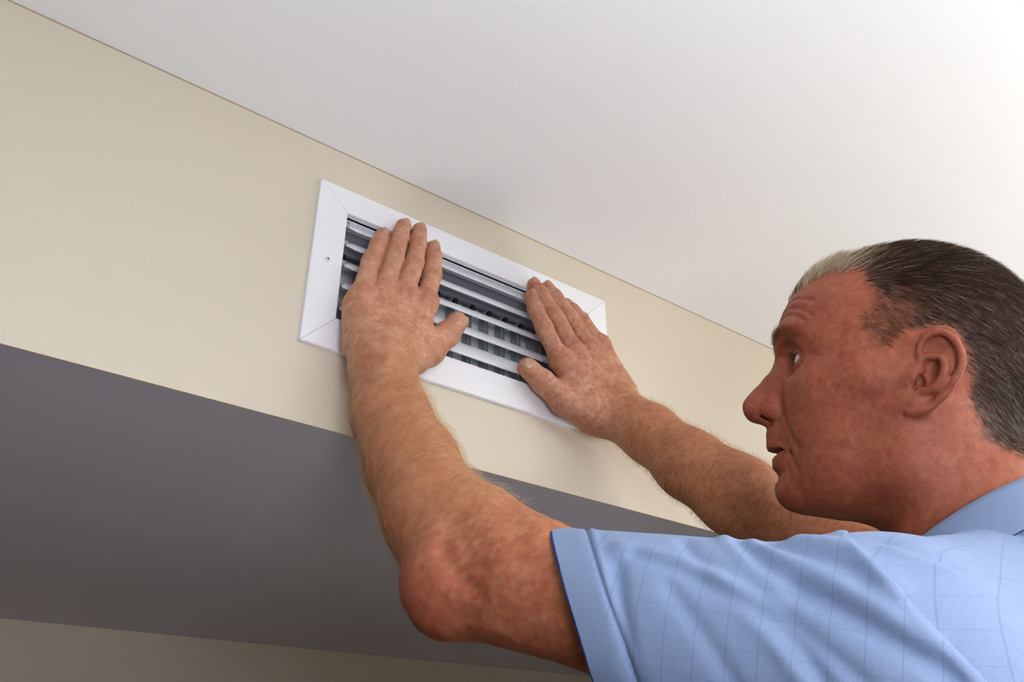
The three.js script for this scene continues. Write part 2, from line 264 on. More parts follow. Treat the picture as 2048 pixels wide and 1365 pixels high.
// A field is a list of ops {f, k, sub, h (in head axes), wr (crease: [points, width, depth])}
class Field {
  constructor() { this.ops = []; this.fingers = []; }
  add(f, k = 0.01, o = {}) { this.ops.push({ f, k, ...o }); return this; }
  boxOf(op) {
    let lo = op.f.lo, hi = op.f.hi; const e = op.k + 0.002;
    if (op.h) { const l = [1e9, 1e9, 1e9], u = [-1e9, -1e9, -1e9]; for (const sg of op.mirror ? [1, -1] : [1]) for (let i = 0; i < 8; i++) { const q = headToWorld([i & 1 ? lo[0] : hi[0], i & 2 ? lo[1] : hi[1], sg * (i & 4 ? lo[2] : hi[2])]); for (let k = 0; k < 3; k++) { l[k] = Math.min(l[k], q[k]); u[k] = Math.max(u[k], q[k]); } } lo = l; hi = u; }
    return { lo: lo.map((v) => v - e), hi: hi.map((v) => v + e) };
  }
  prune(lo, hi) {                                // evaluator for one block
    if (!this.bx) { this.bx = this.ops.map((o) => this.boxOf(o)); this.fx = this.fingers.map((o) => this.boxOf(o)); }
    const hit = (b, m) => b.lo[0] - m < hi[0] && b.hi[0] + m > lo[0] && b.lo[1] - m < hi[1] && b.hi[1] + m > lo[1] && b.lo[2] - m < hi[2] && b.hi[2] + m > lo[2];
    const S = hi[0] - lo[0];
    const ops = this.ops.filter((o, i) => hit(this.bx[i], o.sub || o.wr ? 0.003 : o.f.soft ? S * 2.5 + 0.035 + o.k : S * 1.3 + 0.01)), fg = this.fingers.filter((o, i) => hit(this.fx[i], S * 1.3 + 0.01));
    if (!ops.some((o) => !o.sub && !o.wr) && !fg.length) return null;
    const head = ops.some((o) => o.h), post = this.post;
    return (x, y, z) => {
      let a = 0, b = 0, c = 0, d = 1;
      if (head) { const X = x - HO[0], Y = y - HO[1], Z = z - HO[2]; a = X * HF[0] + Y * HF[1] + Z * HF[2]; b = X * HU[0] + Y * HU[1] + Z * HU[2]; c = X * HL[0] + Y * HL[1] + Z * HL[2]; }
      let first = true, dw = 0;
      for (let i = 0; i < ops.length; i++) {
        const o = ops[i];
        {                                         // nothing to do outside the reach of this op
          const lo = o.f.lo, hi = o.f.hi, X = o.h ? a : x, Y = o.h ? b : y, Z = o.h ? (o.mirror && c < 0 ? -c : c) : z;
          const ex = X < lo[0] ? lo[0] - X : X > hi[0] ? X - hi[0] : 0, ey = Y < lo[1] ? lo[1] - Y : Y > hi[1] ? Y - hi[1] : 0, ez = Z < lo[2] ? lo[2] - Z : Z > hi[2] ? Z - hi[2] : 0;
          const far = ex * ex + ey * ey + ez * ez;
          if (far > 0) { const reach = o.wr ? o.w * 2.5 : o.sub ? Math.max(0, o.k - d) : first ? 1e9 : Math.max(0, d + o.k), w = reach * (o.f.soft || 1) + (o.f.soft ? 0.012 : 0); if (far > w * w) continue; }
        }
        const v = o.h ? o.f(a, b, o.mirror && c < 0 ? -c : c) : o.f(x, y, z);
        if (o.wr) { const t = v / o.w; if (t < 2.5) dw += o.wr * Math.exp(-t * t); }
        else if (o.sub) d = smax(d, -v, o.k);
        else if (first) { d = v; first = false; } else d = smin(d, v, o.k);
      }
      if (fg.length) { let m = d; for (let i = 0; i < fg.length; i++) { const v = smin(d, fg[i].f(x, y, z), fg[i].k); if (v < m) m = v; } d = m; }
      d += dw;
      return post ? post(d, x, y, z) : d;
    };
  }
}
// surface nets over the blocks the surface passes through
function meshField(field, lo, hi, h, colour, keep) {
  const B = 8, nb = [0, 1, 2].map((i) => Math.ceil((hi[i] - lo[i]) / (h * B))), S = h * B, NX = nb[0] * B + 2, NY = nb[1] * B + 2;
  const cell = new Map(), pos = [], nor = [], quads = [], vals = new Float32Array(729), key = (i, j, k) => (k * NY + j) * NX + i;
  for (let bz = 0; bz < nb[2]; bz++) for (let by = 0; by < nb[1]; by++) for (let bx = 0; bx < nb[0]; bx++) {
    const x0 = lo[0] + bx * S, y0 = lo[1] + by * S, z0 = lo[2] + bz * S;
    const f = field.prune([x0, y0, z0], [x0 + S, y0 + S, z0 + S]); if (!f) continue;
    if (Math.abs(f(x0 + S / 2, y0 + S / 2, z0 + S / 2)) > S * 0.92 + 0.0035) continue;
    let mn = 1e9, mx = -1e9;
    for (let k = 0, t = 0; k < 9; k++) for (let j = 0; j < 9; j++) for (let i = 0; i < 9; i++, t++) { const v = f(x0 + i * h, y0 + j * h, z0 + k * h); vals[t] = v; if (v < mn) mn = v; if (v > mx) mx = v; }
    if (mn > 0 || mx < 0) continue;
    const I = (i, j, k) => (k * 9 + j) * 9 + i;
    for (let k = 0; k < 8; k++) for (let j = 0; j < 8; j++) for (let i = 0; i < 8; i++) {
      const o = I(i, j, k), v = [vals[o], vals[o + 1], vals[o + 9], vals[o + 10], vals[o + 81], vals[o + 82], vals[o + 90], vals[o + 91]];
      let m = 0; for (let t = 0; t < 8; t++) if (v[t] < 0) m |= 1 << t;
      if (m === 0 || m === 255) continue;
      let sx = 0, sy = 0, sz = 0, n = 0;
      for (const [p, q] of EDGES) { const A = v[p], C = v[q]; if (A < 0 !== C < 0) { const t = A / (A - C); sx += (p & 1) + ((q & 1) - (p & 1)) * t; sy += (p >> 1 & 1) + ((q >> 1 & 1) - (p >> 1 & 1)) * t; sz += (p >> 2) + ((q >> 2) - (p >> 2)) * t; n++; } }
      let x = x0 + (i + sx / n) * h, y = y0 + (j + sy / n) * h, z = z0 + (k + sz / n) * h;
      const e = 0.0004; let gx, gy, gz;
      for (let it = 0; it < 2; it++) {
        const d = f(x, y, z), e2 = it ? 2 * e : e; if (it) { gx = f(x + e, y, z) - f(x - e, y, z); gy = f(x, y + e, z) - f(x, y - e, z); gz = f(x, y, z + e) - f(x, y, z - e); } else { gx = f(x + e, y, z) - d; gy = f(x, y + e, z) - d; gz = f(x, y, z + e) - d; }
        const L = Math.sqrt(gx * gx + gy * gy + gz * gz) || 1; gx /= L; gy /= L; gz /= L; if (it) break;
        const s = clamp(d / clamp(L / e2, 0.5, 2), -h * 0.6, h * 0.6); x -= gx * s; y -= gy * s; z -= gz * s;
      }
      const GI = bx * 8 + i, GJ = by * 8 + j, GK = bz * 8 + k;
      cell.set(key(GI, GJ, GK), pos.length / 3); pos.push(x, y, z); nor.push(gx, gy, gz);
      // edges that start at this cell's corner 0
      const s0 = v[0] < 0;
      if (s0 !== v[1] < 0) quads.push(0, GI, GJ, GK, s0 ? 1 : 0);
      if (s0 !== v[2] < 0) quads.push(1, GI, GJ, GK, s0 ? 1 : 0);
      if (s0 !== v[4] < 0) quads.push(2, GI, GJ, GK, s0 ? 1 : 0);
    }
  }
  const idx = []; let miss = 0;
  for (let t = 0; t < quads.length; t += 5) {
    const ax = quads[t], i = quads[t + 1], j = quads[t + 2], k = quads[t + 3], s = quads[t + 4];
    const c = ax === 0 ? [key(i, j - 1, k - 1), key(i, j, k - 1), key(i, j, k), key(i, j - 1, k)] : ax === 1 ? [key(i - 1, j, k - 1), key(i - 1, j, k), key(i, j, k), key(i, j, k - 1)] : [key(i - 1, j - 1, k), key(i, j - 1, k), key(i, j, k), key(i - 1, j, k)];
    const q = c.map((e) => cell.get(e)); if (q.some((e) => e === undefined)) { if (lo[1] + j * h > 1.81 && miss++ < 8) console.log('gap', ax, lo[0] + i * h, lo[1] + j * h, lo[2] + k * h, (i % 8) + ' ' + (j % 8) + ' ' + (k % 8)); continue; }
    if (keep && !keep(pos[q[0] * 3], pos[q[0] * 3 + 1], pos[q[0] * 3 + 2])) continue;
    if (s) idx.push(q[0], q[1], q[2], q[0], q[2], q[3]); else idx.push(q[0], q[2], q[1], q[0], q[3], q[2]);
  }
  const col = []; if (colour) for (let i = 0; i < pos.length; i += 3) col.push(...colour([pos[i], pos[i + 1], pos[i + 2]], [nor[i], nor[i + 1], nor[i + 2]]));
  return { pos, nor, idx, col };
}
const EDGES = [[0, 1], [2, 3], [4, 5], [6, 7], [0, 2], [1, 3], [4, 6], [5, 7], [0, 4], [1, 5], [2, 6], [3, 7]];
// geometry with box-projected uv in metres; vertices are split where the projection changes axis
function toGeometry(m, uvOf) {
  const map = new Map(), P = [], N = [], U = [], C = [], ix = [];
  for (let t = 0; t < m.idx.length; t += 3) {
    let a = [0, 0, 0]; for (let k = 0; k < 3; k++) for (let c = 0; c < 3; c++) a[c] += m.nor[m.idx[t + k] * 3 + c];
    a = a.map(Math.abs); const ax = a[0] > a[1] && a[0] > a[2] ? 0 : a[1] > a[2] ? 1 : 2;
    let ref = null;
    for (let k = 0; k < 3; k++) {
      const v = m.idx[t + k], x = m.pos[v * 3], y = m.pos[v * 3 + 1], z = m.pos[v * 3 + 2];
      let u, tag = ax;
      if (uvOf) { u = uvOf(x, y, z, ref); ref = ref || u; tag = Math.round(u[2] || 0); } else u = ax === 0 ? [z, y] : ax === 1 ? [x, z] : [x, y];
      const kk = v * 8 + tag + 1; let id = map.get(kk);
      if (id === undefined) { id = P.length / 3; map.set(kk, id); P.push(x, y, z); N.push(m.nor[v * 3], m.nor[v * 3 + 1], m.nor[v * 3 + 2]); U.push(u[0], u[1]); if (m.col.length) C.push(m.col[v * 3], m.col[v * 3 + 1], m.col[v * 3 + 2]); }
      ix.push(id);
    }
  }
  const g = new THREE.BufferGeometry(); g.setAttribute('position', new THREE.Float32BufferAttribute(P, 3)); g.setAttribute('normal', new THREE.Float32BufferAttribute(N, 3)); g.setAttribute('uv', new THREE.Float32BufferAttribute(U, 2));
  if (C.length) g.setAttribute('color', new THREE.Float32BufferAttribute(C, 3)); g.setIndex(ix); return g;
}

// ---------------------------------------------------------------- the man
const BASE = [0.668, 0.4, 0.48];
const man = thing('person', 'man in a light blue polo shirt pressing both palms against the wall vent', 'person', BASE);
const own = (g) => { g.translate(-BASE[0], -BASE[1], -BASE[2]); return g; };
const body = new Field();
const H = { h: 1, mirror: 1 };
{ // ---- head
  const A = (f, k, o = {}) => body.add(f, k, { ...H, ...o });
  A(ell([-0.006, 0.036, 0], [0.097, 0.0885, 0.0765]), 0.02);
  A(ell([0.045, 0.044, 0], [0.0535, 0.05, 0.0585]), 0.03);
  A(ell([0.042, -0.028, 0], [0.0535, 0.066, 0.054]), 0.025);
  A(ell([0.02, -0.01, 0], [0.06, 0.07, 0.066]), 0.03);
  A(cap([-0.004, -0.010, 0.058], [-0.004, -0.066, 0.051], 0.018, 0.019), 0.03);
  A(cap([-0.004, -0.068, 0.050], [0.066, -0.0925, 0.016], 0.019, 0.0135), 0.025);
  A(ell([0.034, -0.082, 0], [0.046, 0.027, 0.042]), 0.02);
  A(ell([0.041, -0.050, 0.030], [0.032, 0.042, 0.030]), 0.022);
  A(ell([0.0760, -0.0920, 0], [0.0163, 0.0165, 0.021]), 0.012);
  A(cap([0.058, -0.012, 0.044], [0.030, -0.003, 0.058], 0.0165, 0.014), 0.02);
  A(cap([0.030, -0.003, 0.059], [0.0, 0.002, 0.064], 0.013, 0.012), 0.015);
  A(ell([0.068, -0.056, 0], [0.0318, 0.026, 0.0265]), 0.010);
  A(ell([0.086, -0.046, 0], [0.0175, 0.013, 0.019]), 0.008);
  A(ell([0.0900, 0.0345, 0], [0.0130, 0.0115, 0.016]), 0.010);
  A(curve([[0.0885, 0.0335, 0.014], [0.0865, 0.0355, 0.030], [0.072, 0.0335, 0.046], [0.058, 0.0265, 0.053]], [0.0110, 0.0108, 0.0095, 0.008]), 0.012);
  // eye socket, eyelids
  A(ell([0.0925, 0.0135, 0.0335], [0.0195, 0.0125, 0.0165]), 0.009, { sub: 1 });
  const E = [0.0722, 0.0130, 0.0325], R = 0.0122;
  const lid = (x, y, z) => {
    const a = x - E[0], b = y - E[1], c = z - E[2], r = Math.sqrt(a * a + b * b + c * c) + 1e-9, az = Math.atan2(c - 0.10 * a, a), el = Math.asin(clamp(b / r, -1, 1));
    const w = 1 - Math.min(1, Math.pow(Math.abs(az - 0.02) / 0.95, 2)), up = 0.05 + 0.42 * w, dn = 0.02 - 0.37 * w, op = w <= 0 ? 0.02 : Math.max(el - up, dn - el) * R;
    return smax(r - R - 0.0017, -op, 0.0012);
  };
  lid.lo = [E[0] - 0.015, E[1] - 0.015, E[2] - 0.015]; lid.hi = [E[0] + 0.015, E[1] + 0.015, E[2] + 0.015];
  A(lid, 0.004);
  A(cap([0.0845, 0.0245, 0.024], [0.0775, 0.0265, 0.043], 0.0045, 0.004), 0.004);     // fold of skin over the upper lid
  // nose
  A(schain([[0.0895, 0.0185, 0], [0.0930, 0.0095, 0], [0.1010, -0.0035, 0], [0.1085, -0.0160, 0], [0.1125, -0.0240, 0]], [0.0085, 0.0085, 0.0095, 0.0105, 0.0118], 0.006), 0.010);
  A(cap([0.086, 0.006, 0.008], [0.0965, -0.021, 0.0115], 0.0105, 0.0100), 0.010);
  A(ell([0.1105, -0.0250, 0.0040], [0.0138, 0.0118, 0.0112]), 0.006);
  A(cap([0.1085, -0.0315, 0], [0.098, -0.0365, 0], 0.0052, 0.0060), 0.004);
  A(ell([0.0972, -0.0255, 0.0142], [0.0128, 0.0110, 0.0084]), 0.0028);
  A(cap([0.1075, -0.0325, 0.0095], [0.0995, -0.0318, 0.0125], 0.0026, 0.0034), 0.0015, { sub: 1 });
  A(cap([0.1030, -0.0320, 0.0085], [0.1010, -0.0200, 0.0075], 0.0030, 0.0020), 0.002, { sub: 1 });
  // lips and mouth
  A(curve([[0.0955, -0.0570, 0], [0.0938, -0.0572, 0.008], [0.0885, -0.0585, 0.0165], [0.0815, -0.0603, 0.0240]], [0.0060, 0.0058, 0.0048, 0.0034]), 0.0045);
  A(curve([[0.0870, -0.0730, 0], [0.0856, -0.0724, 0.009], [0.0822, -0.0692, 0.0175], [0.0785, -0.0640, 0.0240]], [0.0094, 0.0091, 0.0077, 0.0042]), 0.004);
  for (const o of [0, 0.0045, 0.009]) A(curve([[0.103 - o, -0.0642, 0], [0.1000 - o, -0.0637, 0.009], [0.0930 - o, -0.0622, 0.017], [0.0858 - o, -0.0610, 0.0245]], [0.0034, 0.0031, 0.0021, 0.0009]), 0.0010, { sub: 1 });
  A(chain([[0.0955, -0.0825, 0], [0.0915, -0.0825, 0.014]], [0.0034, 0.0024]), 0.006, { sub: 1 });
  // creases: nasolabial fold, mouth corner, forehead lines, crow's feet, under the eye
  const nOps = body.ops.length, plain = (x, y, z) => { const [a, b, c] = toHead([x, y, z]); let d = body.ops[0].f(a, b, Math.abs(c)); for (let i = 1; i < nOps; i++) { const o = body.ops[i], v = o.f(a, b, Math.abs(c)); d = o.sub ? smax(d, -v, o.k) : smin(d, v, o.k); } return d; };
  const C = (pts, w, depth) => A(curve(pts.map((q) => toHead(snap(plain, headToWorld(q)))), 0.00001, 4), 0.006, { wr: depth, w });
  C([[0.0905, -0.0200, 0.0215], [0.0850, -0.0340, 0.0270], [0.0780, -0.0480, 0.0330], [0.0700, -0.0590, 0.0380]], 0.0035, 0.0019);
  C([[0.0800, -0.0612, 0.0262], [0.0745, -0.0680, 0.0300], [0.0690, -0.0780, 0.0330]], 0.003, 0.0016);
  C([[0.1010, 0.0455, 0.004], [0.0975, 0.0490, 0.016], [0.0900, 0.0500, 0.030], [0.0800, 0.0455, 0.042], [0.0740, 0.0390, 0.048]], 0.0017, 0.0018);
  C([[0.0985, 0.0520, 0.004], [0.0955, 0.0550, 0.016], [0.0870, 0.0565, 0.032], [0.0760, 0.0510, 0.046], [0.0690, 0.0440, 0.052]], 0.0017, 0.0018);
  C([[0.0950, 0.0600, 0.004], [0.0920, 0.0630, 0.016], [0.0830, 0.0640, 0.034], [0.0700, 0.0580, 0.050]], 0.0017, 0.0013);
  C([[0.0860, 0.0010, 0.0200], [0.0830, -0.0030, 0.0290], [0.0760, -0.0010, 0.0400], [0.0690, 0.0030, 0.0460]], 0.0025, 0.0011);
  C([[0.0650, 0.0120, 0.0480], [0.0560, 0.0090, 0.0560]], 0.0015, 0.0006);
  C([[0.0650, 0.0150, 0.0480], [0.0560, 0.0170, 0.0560]], 0.0015, 0.0006);
  C([[0.0880, -0.0050, 0.0180], [0.0855, -0.0150, 0.0210]], 0.003, 0.0010);
  C([[0.0975, -0.0140, 0.0175], [0.0910, -0.0165, 0.0205], [0.0865, -0.0235, 0.0220], [0.0870, -0.0310, 0.0215]], 0.0020, 0.0017);
  // ---- ear
  const ea = V3.norm([1, 0, -0.40]), eb = [0, 1, 0], ec = V3.norm(V3.cross(ea, eb));
  A(ell([-0.0177, 0.005, 0.0828], [0.0185, 0.0300, 0.0042], [ea, V3.norm([0.22, 1, -0.08]), ec]), 0.004);
  A(cap([-0.006, 0.018, 0.070], [-0.002, -0.024, 0.068], 0.0085, 0.0085), 0.010);
  A(ell([-0.0059, -0.0241, 0.0802], [0.0090, 0.0095, 0.0046], [ea, eb, ec]), 0.005);
  A(ell([-0.0127, -0.0016, 0.089], [0.0080, 0.0125, 0.0088], [ea, V3.norm([0.3, 1, -0.1]), ec]), 0.002, { sub: 1 });
  A(ell([-0.0055, -0.009, 0.0842], [0.0058, 0.0075, 0.0100], [ea, eb, ec]), 0.002, { sub: 1 });
  A(cap([-0.004, -0.0084, 0.0774], [-0.0009, -0.0061, 0.0649], 0.0034, 0.0028), 0.001, { sub: 1 });
  A(ell([-0.0146, 0.0158, 0.0889], [0.0085, 0.0058, 0.0042], [ea, V3.norm([0.3, 1, -0.1]), ec]), 0.002, { sub: 1 });
  A(curve([[-0.0068, 0.019, 0.0852], [-0.0107, 0.0233, 0.0872], [-0.0168, 0.0254, 0.0895], [-0.0229, 0.0237, 0.0919], [-0.0279, 0.0174, 0.0938], [-0.03, 0.0098, 0.0946], [-0.0292, 0.0014, 0.0932]], [0.0020, 0.0026, 0.0026, 0.0026, 0.0026, 0.0024, 0.0018]), 0.0015, { sub: 1 });
  A(curve([[-0.0084, 0, 0.0811], [-0.0065, 0.007, 0.0835], [-0.0059, 0.0164, 0.0843], [-0.0088, 0.0243, 0.086], [-0.0151, 0.028, 0.0889], [-0.0221, 0.0272, 0.0916], [-0.0283, 0.0214, 0.0944], [-0.0323, 0.013, 0.096], [-0.0333, 0.0052, 0.0958], [-0.0318, -0.002, 0.0942], [-0.0288, -0.0092, 0.092], [-0.0233, -0.0183, 0.0889], [-0.0162, -0.026, 0.0852], [-0.009, -0.0303, 0.0824], [-0.0016, -0.032, 0.0796]], [0.0020, 0.0024, 0.0025, 0.0026, 0.0027, 0.0027, 0.0028, 0.0028, 0.0028, 0.0029, 0.0030, 0.0031, 0.0032, 0.0033, 0.003], 5), 0.0018);
  A(curve([[-0.0088, 0.01, 0.0828], [-0.0151, 0.0099, 0.0868], [-0.0208, 0.0089, 0.0895], [-0.0228, 0.0036, 0.0913], [-0.0227, -0.0033, 0.0918], [-0.0205, -0.01, 0.0909], [-0.016, -0.0147, 0.0882], [-0.011, -0.0165, 0.0858], [-0.0082, -0.0154, 0.0832]], [0.0022, 0.0026, 0.0030, 0.0032, 0.0034, 0.0034, 0.0034, 0.0030, 0.0024]), 0.003);
  A(curve([[-0.0042, 0.0011, 0.0816], [-0.0027, -0.0048, 0.0831], [-0.0004, -0.0097, 0.0802]], [0.0030, 0.0036, 0.0034]), 0.004);
}
{ // ---- neck and shoulders
  const A = (f, k, o) => body.add(f, k, o);
  const nb = [0.684, 1.915, 0.440], n0 = headToWorld([-0.022, -0.035, 0]);
  A(cap(n0, nb, 0.0600, 0.0680), 0.03);
  A(cap(headToWorld([-0.034, -0.040, 0.052]), [0.640, 1.905, 0.385], 0.0150, 0.0150), 0.022);
  A(cap(headToWorld([-0.034, -0.040, -0.052]), [0.690, 1.905, 0.385], 0.0150, 0.0150), 0.022);
  A(cap([0.66, 1.895, 0.455], [0.51, 1.855, 0.440], 0.045, 0.050), 0.03);
  A(cap([0.70, 1.89, 0.455], [0.84, 1.855, 0.450], 0.045, 0.050), 0.03);
}
// ---- arms: [points], [radii]
const SL = [0.4845, 1.8483, 0.4312], SR = [0.8600, 1.8650, 0.4500];
const EL = [0.3518, 1.9133, 0.1951], ER = [0.800, 2.010, 0.216];
const armL = [[0.3517, 2.1471, 0.052], [0.3559, 2.0899, 0.0703], [0.3611, 2.0339, 0.104], [0.3595, 1.9769, 0.1491], EL], armLr = [0.0305, 0.0350, 0.0400, 0.0415, 0.0355];
const armR = [[0.6746, 2.1827, 0.056], [0.6873, 2.1535, 0.085], [0.6982, 2.104, 0.13], [0.7189, 2.0612, 0.172], ER], armRr = [0.0290, 0.0310, 0.0355, 0.0405, 0.0420];
{
  const A = (f, k, o) => body.add(f, k, o);
  A(schain(armL, armLr, 0.012), 0.015);
  A(schain([EL, V3.mix(EL, SL, 0.4), SL], [0.0365, 0.0425, 0.050], 0.008), 0.016);
  A(cap([0.3403, 1.8975, 0.1938], [0.3342, 1.9062, 0.1895], 0.0190, 0.0165), 0.020);
  A(cap([0.3726, 1.9592, 0.2001], [0.3812, 1.9194, 0.2435], 0.0280, 0.0330), 0.03);
  A(schain(armR, armRr, 0.02), 0.02);
  A(schain([ER, V3.mix(ER, SR, 0.5), SR], [0.0430, 0.0490, 0.056], 0.02), 0.025);
}
{ // hollows beside the point of the elbow and the edge of the forearm muscle
  const near0 = body.prune([0.2, 1.75, 0.0], [0.5, 2.1, 0.4]); body.bx = null;
  const W = (pts, w, depth) => body.add(curve(pts.map((q) => snap(near0, q)), 0.00001, 4), 0.02, { wr: depth, w });
  W([[0.3201, 1.9298, 0.2185], [0.3227, 1.9164, 0.2255], [0.3277, 1.9035, 0.2346], [0.3358, 1.8958, 0.2426]], 0.0070, 0.0032);
  W([[0.3347, 1.9448, 0.2115], [0.3336, 1.9267, 0.2267], [0.3372, 1.9093, 0.2461]], 0.0090, 0.0016);
  W([[0.3627, 1.951, 0.2373], [0.3635, 1.9327, 0.2538], [0.359, 1.9122, 0.2648]], 0.0090, 0.0014);
  W([[0.3406, 1.8856, 0.203], [0.3446, 1.8755, 0.2278], [0.3585, 1.8667, 0.254]], 0.0090, -0.0016);
}
// ---- hands
const HANDS = {
  left: {
    wrist: [0.3517, 2.1471, 0.052], spread: [[0.3381, 2.157, 0.047], [0.3465, 2.1624, 0.051], [0.3585, 2.1675, 0.051], [0.3731, 2.174, 0.047]],
    f: [
      { j: [[0.331, 2.2329, 0.033], [0.3424, 2.2833, 0.0255], [0.3516, 2.3127, 0.0211], [0.3572, 2.33, 0.0176]], r: [0.0108, 0.0102, 0.0094, 0.0084] },
      { j: [[0.3536, 2.2443, 0.036], [0.3687, 2.298, 0.027], [0.377, 2.3337, 0.0216], [0.3825, 2.3537, 0.0178]], r: [0.0114, 0.0108, 0.0100, 0.0090] },
      { j: [[0.3783, 2.2504, 0.0365], [0.394, 2.3025, 0.027], [0.4002, 2.3369, 0.0216], [0.4034, 2.3568, 0.0178]], r: [0.0115, 0.0109, 0.0101, 0.0091] },
      { j: [[0.4067, 2.2523, 0.034], [0.4187, 2.299, 0.0262], [0.4213, 2.3258, 0.0216], [0.4228, 2.3403, 0.0181]], r: [0.0113, 0.0107, 0.0100, 0.0090] },
    ],
    t: { j: [[0.3912, 2.1797, 0.034], [0.4171, 2.1998, 0.029], [0.4419, 2.2288, 0.0245], [0.4566, 2.2511, 0.0221]], r: [0.0185, 0.0165, 0.0145, 0.0120] },
    pads: [[[0.3344, 2.1778, 0.03], [0.3272, 2.2223, 0.027], 0.0165, 0.0125], [[0.3588, 2.186, 0.03], [0.3595, 2.2423, 0.026], 0.0160, 0.0120], [[0.383, 2.1949, 0.028], [0.396, 2.2497, 0.026], 0.0160, 0.0120], [[0.3462, 2.1734, 0.036], [0.3871, 2.1877, 0.034], 0.020, 0.019]],
  },
  right: {
    wrist: [0.6746, 2.1827, 0.056], spread: [[0.6493, 2.1885, 0.048], [0.6603, 2.2005, 0.052], [0.6755, 2.2133, 0.051], [0.6915, 2.2253, 0.046]],
    f: [
      { j: [[0.5982, 2.2425, 0.034], [0.5791, 2.2833, 0.0285], [0.5704, 2.3099, 0.0226], [0.5681, 2.3294, 0.0181]], r: [0.0114, 0.0108, 0.0100, 0.0090] },
      { j: [[0.6206, 2.2582, 0.0365], [0.5974, 2.3006, 0.031], [0.5797, 2.3332, 0.0236], [0.5722, 2.3485, 0.0184]], r: [0.0115, 0.0108, 0.0099, 0.0088] },
      { j: [[0.6453, 2.2737, 0.0355], [0.6218, 2.3096, 0.0305], [0.6014, 2.3395, 0.0231], [0.5945, 2.3529, 0.0181]], r: [0.0113, 0.0106, 0.0096, 0.0086] },
      { j: [[0.6678, 2.2864, 0.032], [0.6444, 2.3157, 0.027], [0.6326, 2.3308, 0.0221], [0.6272, 2.339, 0.0181]], r: [0.0105, 0.0098, 0.0090, 0.0080] },
    ],
    t: { j: [[0.6482, 2.182, 0.04], [0.6048, 2.1916, 0.032], [0.5768, 2.211, 0.0262], [0.5571, 2.2251, 0.0221]], r: [0.0185, 0.0158, 0.0140, 0.0122] },
    pads: [[[0.6396, 2.1838, 0.032], [0.6191, 2.2397, 0.027], 0.0170, 0.0120], [[0.6657, 2.211, 0.032], [0.6406, 2.2639, 0.027], 0.0160, 0.0120], [[0.6888, 2.2356, 0.03], [0.6636, 2.2826, 0.026], 0.0150, 0.0120], [[0.6517, 2.1805, 0.036], [0.6918, 2.2169, 0.036], 0.020, 0.020]],
  },
};
for (const h of Object.values(HANDS)) {
  h.pads.forEach(([a, b, ra, rb]) => body.add(cap(a, b, ra, rb), 0.014));
  h.f.forEach((q, i) => body.add(cap(h.spread[i], q.j[0], 0.0145, 0.0118), 0.011));
  body.add(cap(h.wrist, V3.mix(h.spread[1], h.spread[2], 0.5), 0.026, 0.020), 0.018);
  body.add(cap(h.t.j[0], h.t.j[1], h.t.r[0], h.t.r[1]), 0.016);
  body.add(cap(h.t.j[0], h.f[h === HANDS.left ? 3 : 0].j[0], h === HANDS.left ? 0.0150 : 0.0125, 0.0105), 0.014);      // web towards the index knuckle
  for (const q of h.f) {
    const f = schain(q.j, q.r, 0.004); body.fingers.push({ f, k: 0.0065 });
  }
  for (const q of h.f) body.add(ell(V3.add(q.j[0], [0, 0.001, 0.0055]), [0.0085, 0.0105, 0.0066]), 0.010);
  const t = schain(h.t.j.slice(1), h.t.r.slice(1), 0.004); body.fingers.push({ f: t, k: 0.010 });
}
// creases over the finger joints
for (const h of Object.values(HANDS)) for (const q of [...h.f, h.t]) for (const jn of q === h.t ? [2] : [1, 2]) {
  const a = q.j[jn - 1], b = q.j[jn], d = V3.norm(V3.sub(b, a)), r = q.r[jn]; let n = q === h.t ? (h === HANDS.right ? [-0.3, -0.3, 0.9] : [0.1, -0.75, 0.6]) : [0, 0, 1]; n = V3.norm(V3.sub(n, V3.mul(d, V3.dot(n, d)))); const s = V3.cross(d, n);
  for (const o of jn === 1 || q === h.t ? [-0.0032, 0, 0.0032] : [0]) { const c = V3.add(b, V3.mul(d, o)), pt = (t) => V3.add(c, V3.add(V3.mul(s, r * Math.sin(t)), V3.mul(n, r * Math.cos(t)))); body.add(chain([pt(-0.7), pt(0), pt(0.7)], 0.00001), 0.006, { wr: 0.0007, w: 0.0012 }); }
}
// fine unevenness of flesh
body.post = (d, x, y, z) => d > 0.008 || d < -0.008 ? d : d + 0.00035 * noise.noise(x * 95, y * 95, z * 95);

// ---- skin colours (pigment): sunburnt face, paler palms' backs, freckled forearms
const skinBase = lin('#d69c72'), skinRed = lin('#aa5640'), skinTan = lin('#bd7a50'), handBase = lin('#e0ab8b'), skinPale = lin('#d9ad90'), lipCol = lin('#92463c'), faceBase = lin('#ba7752'), faceRed = lin('#994330'), scalp = lin('#4a3a30');
const lin6 = lin('#84462a');
const mix3 = (a, b, t) => [mix(a[0], b[0], t), mix(a[1], b[1], t), mix(a[2], b[2], t)];
const HAIRLINE = [[0.0905, 0.0735], [0.083, 0.0785], [0.070, 0.0845], [0.058, 0.0880], [0.040, 0.0850], [0.028, 0.0600], [0.040, 0.036], [0.026, 0.020], [0.018, 0.006], [0.008, 0.016], [-0.003, 0.028], [-0.016, 0.036], [-0.030, 0.033], [-0.040, 0.017], [-0.0415, -0.0196], [-0.0535, -0.0437], [-0.066, -0.051], [-0.082, -0.056], [-0.13, -0.06], [-0.13, 0.16], [0.13, 0.16], [0.13, 0.0735]];
function inPoly(x, y, P) { let c = false; for (let i = 0, j = P.length - 1; i < P.length; j = i++) if ((P[i][1] > y) !== (P[j][1] > y) && x < (P[j][0] - P[i][0]) * (y - P[i][1]) / (P[j][1] - P[i][1]) + P[i][0]) c = !c; return c; }
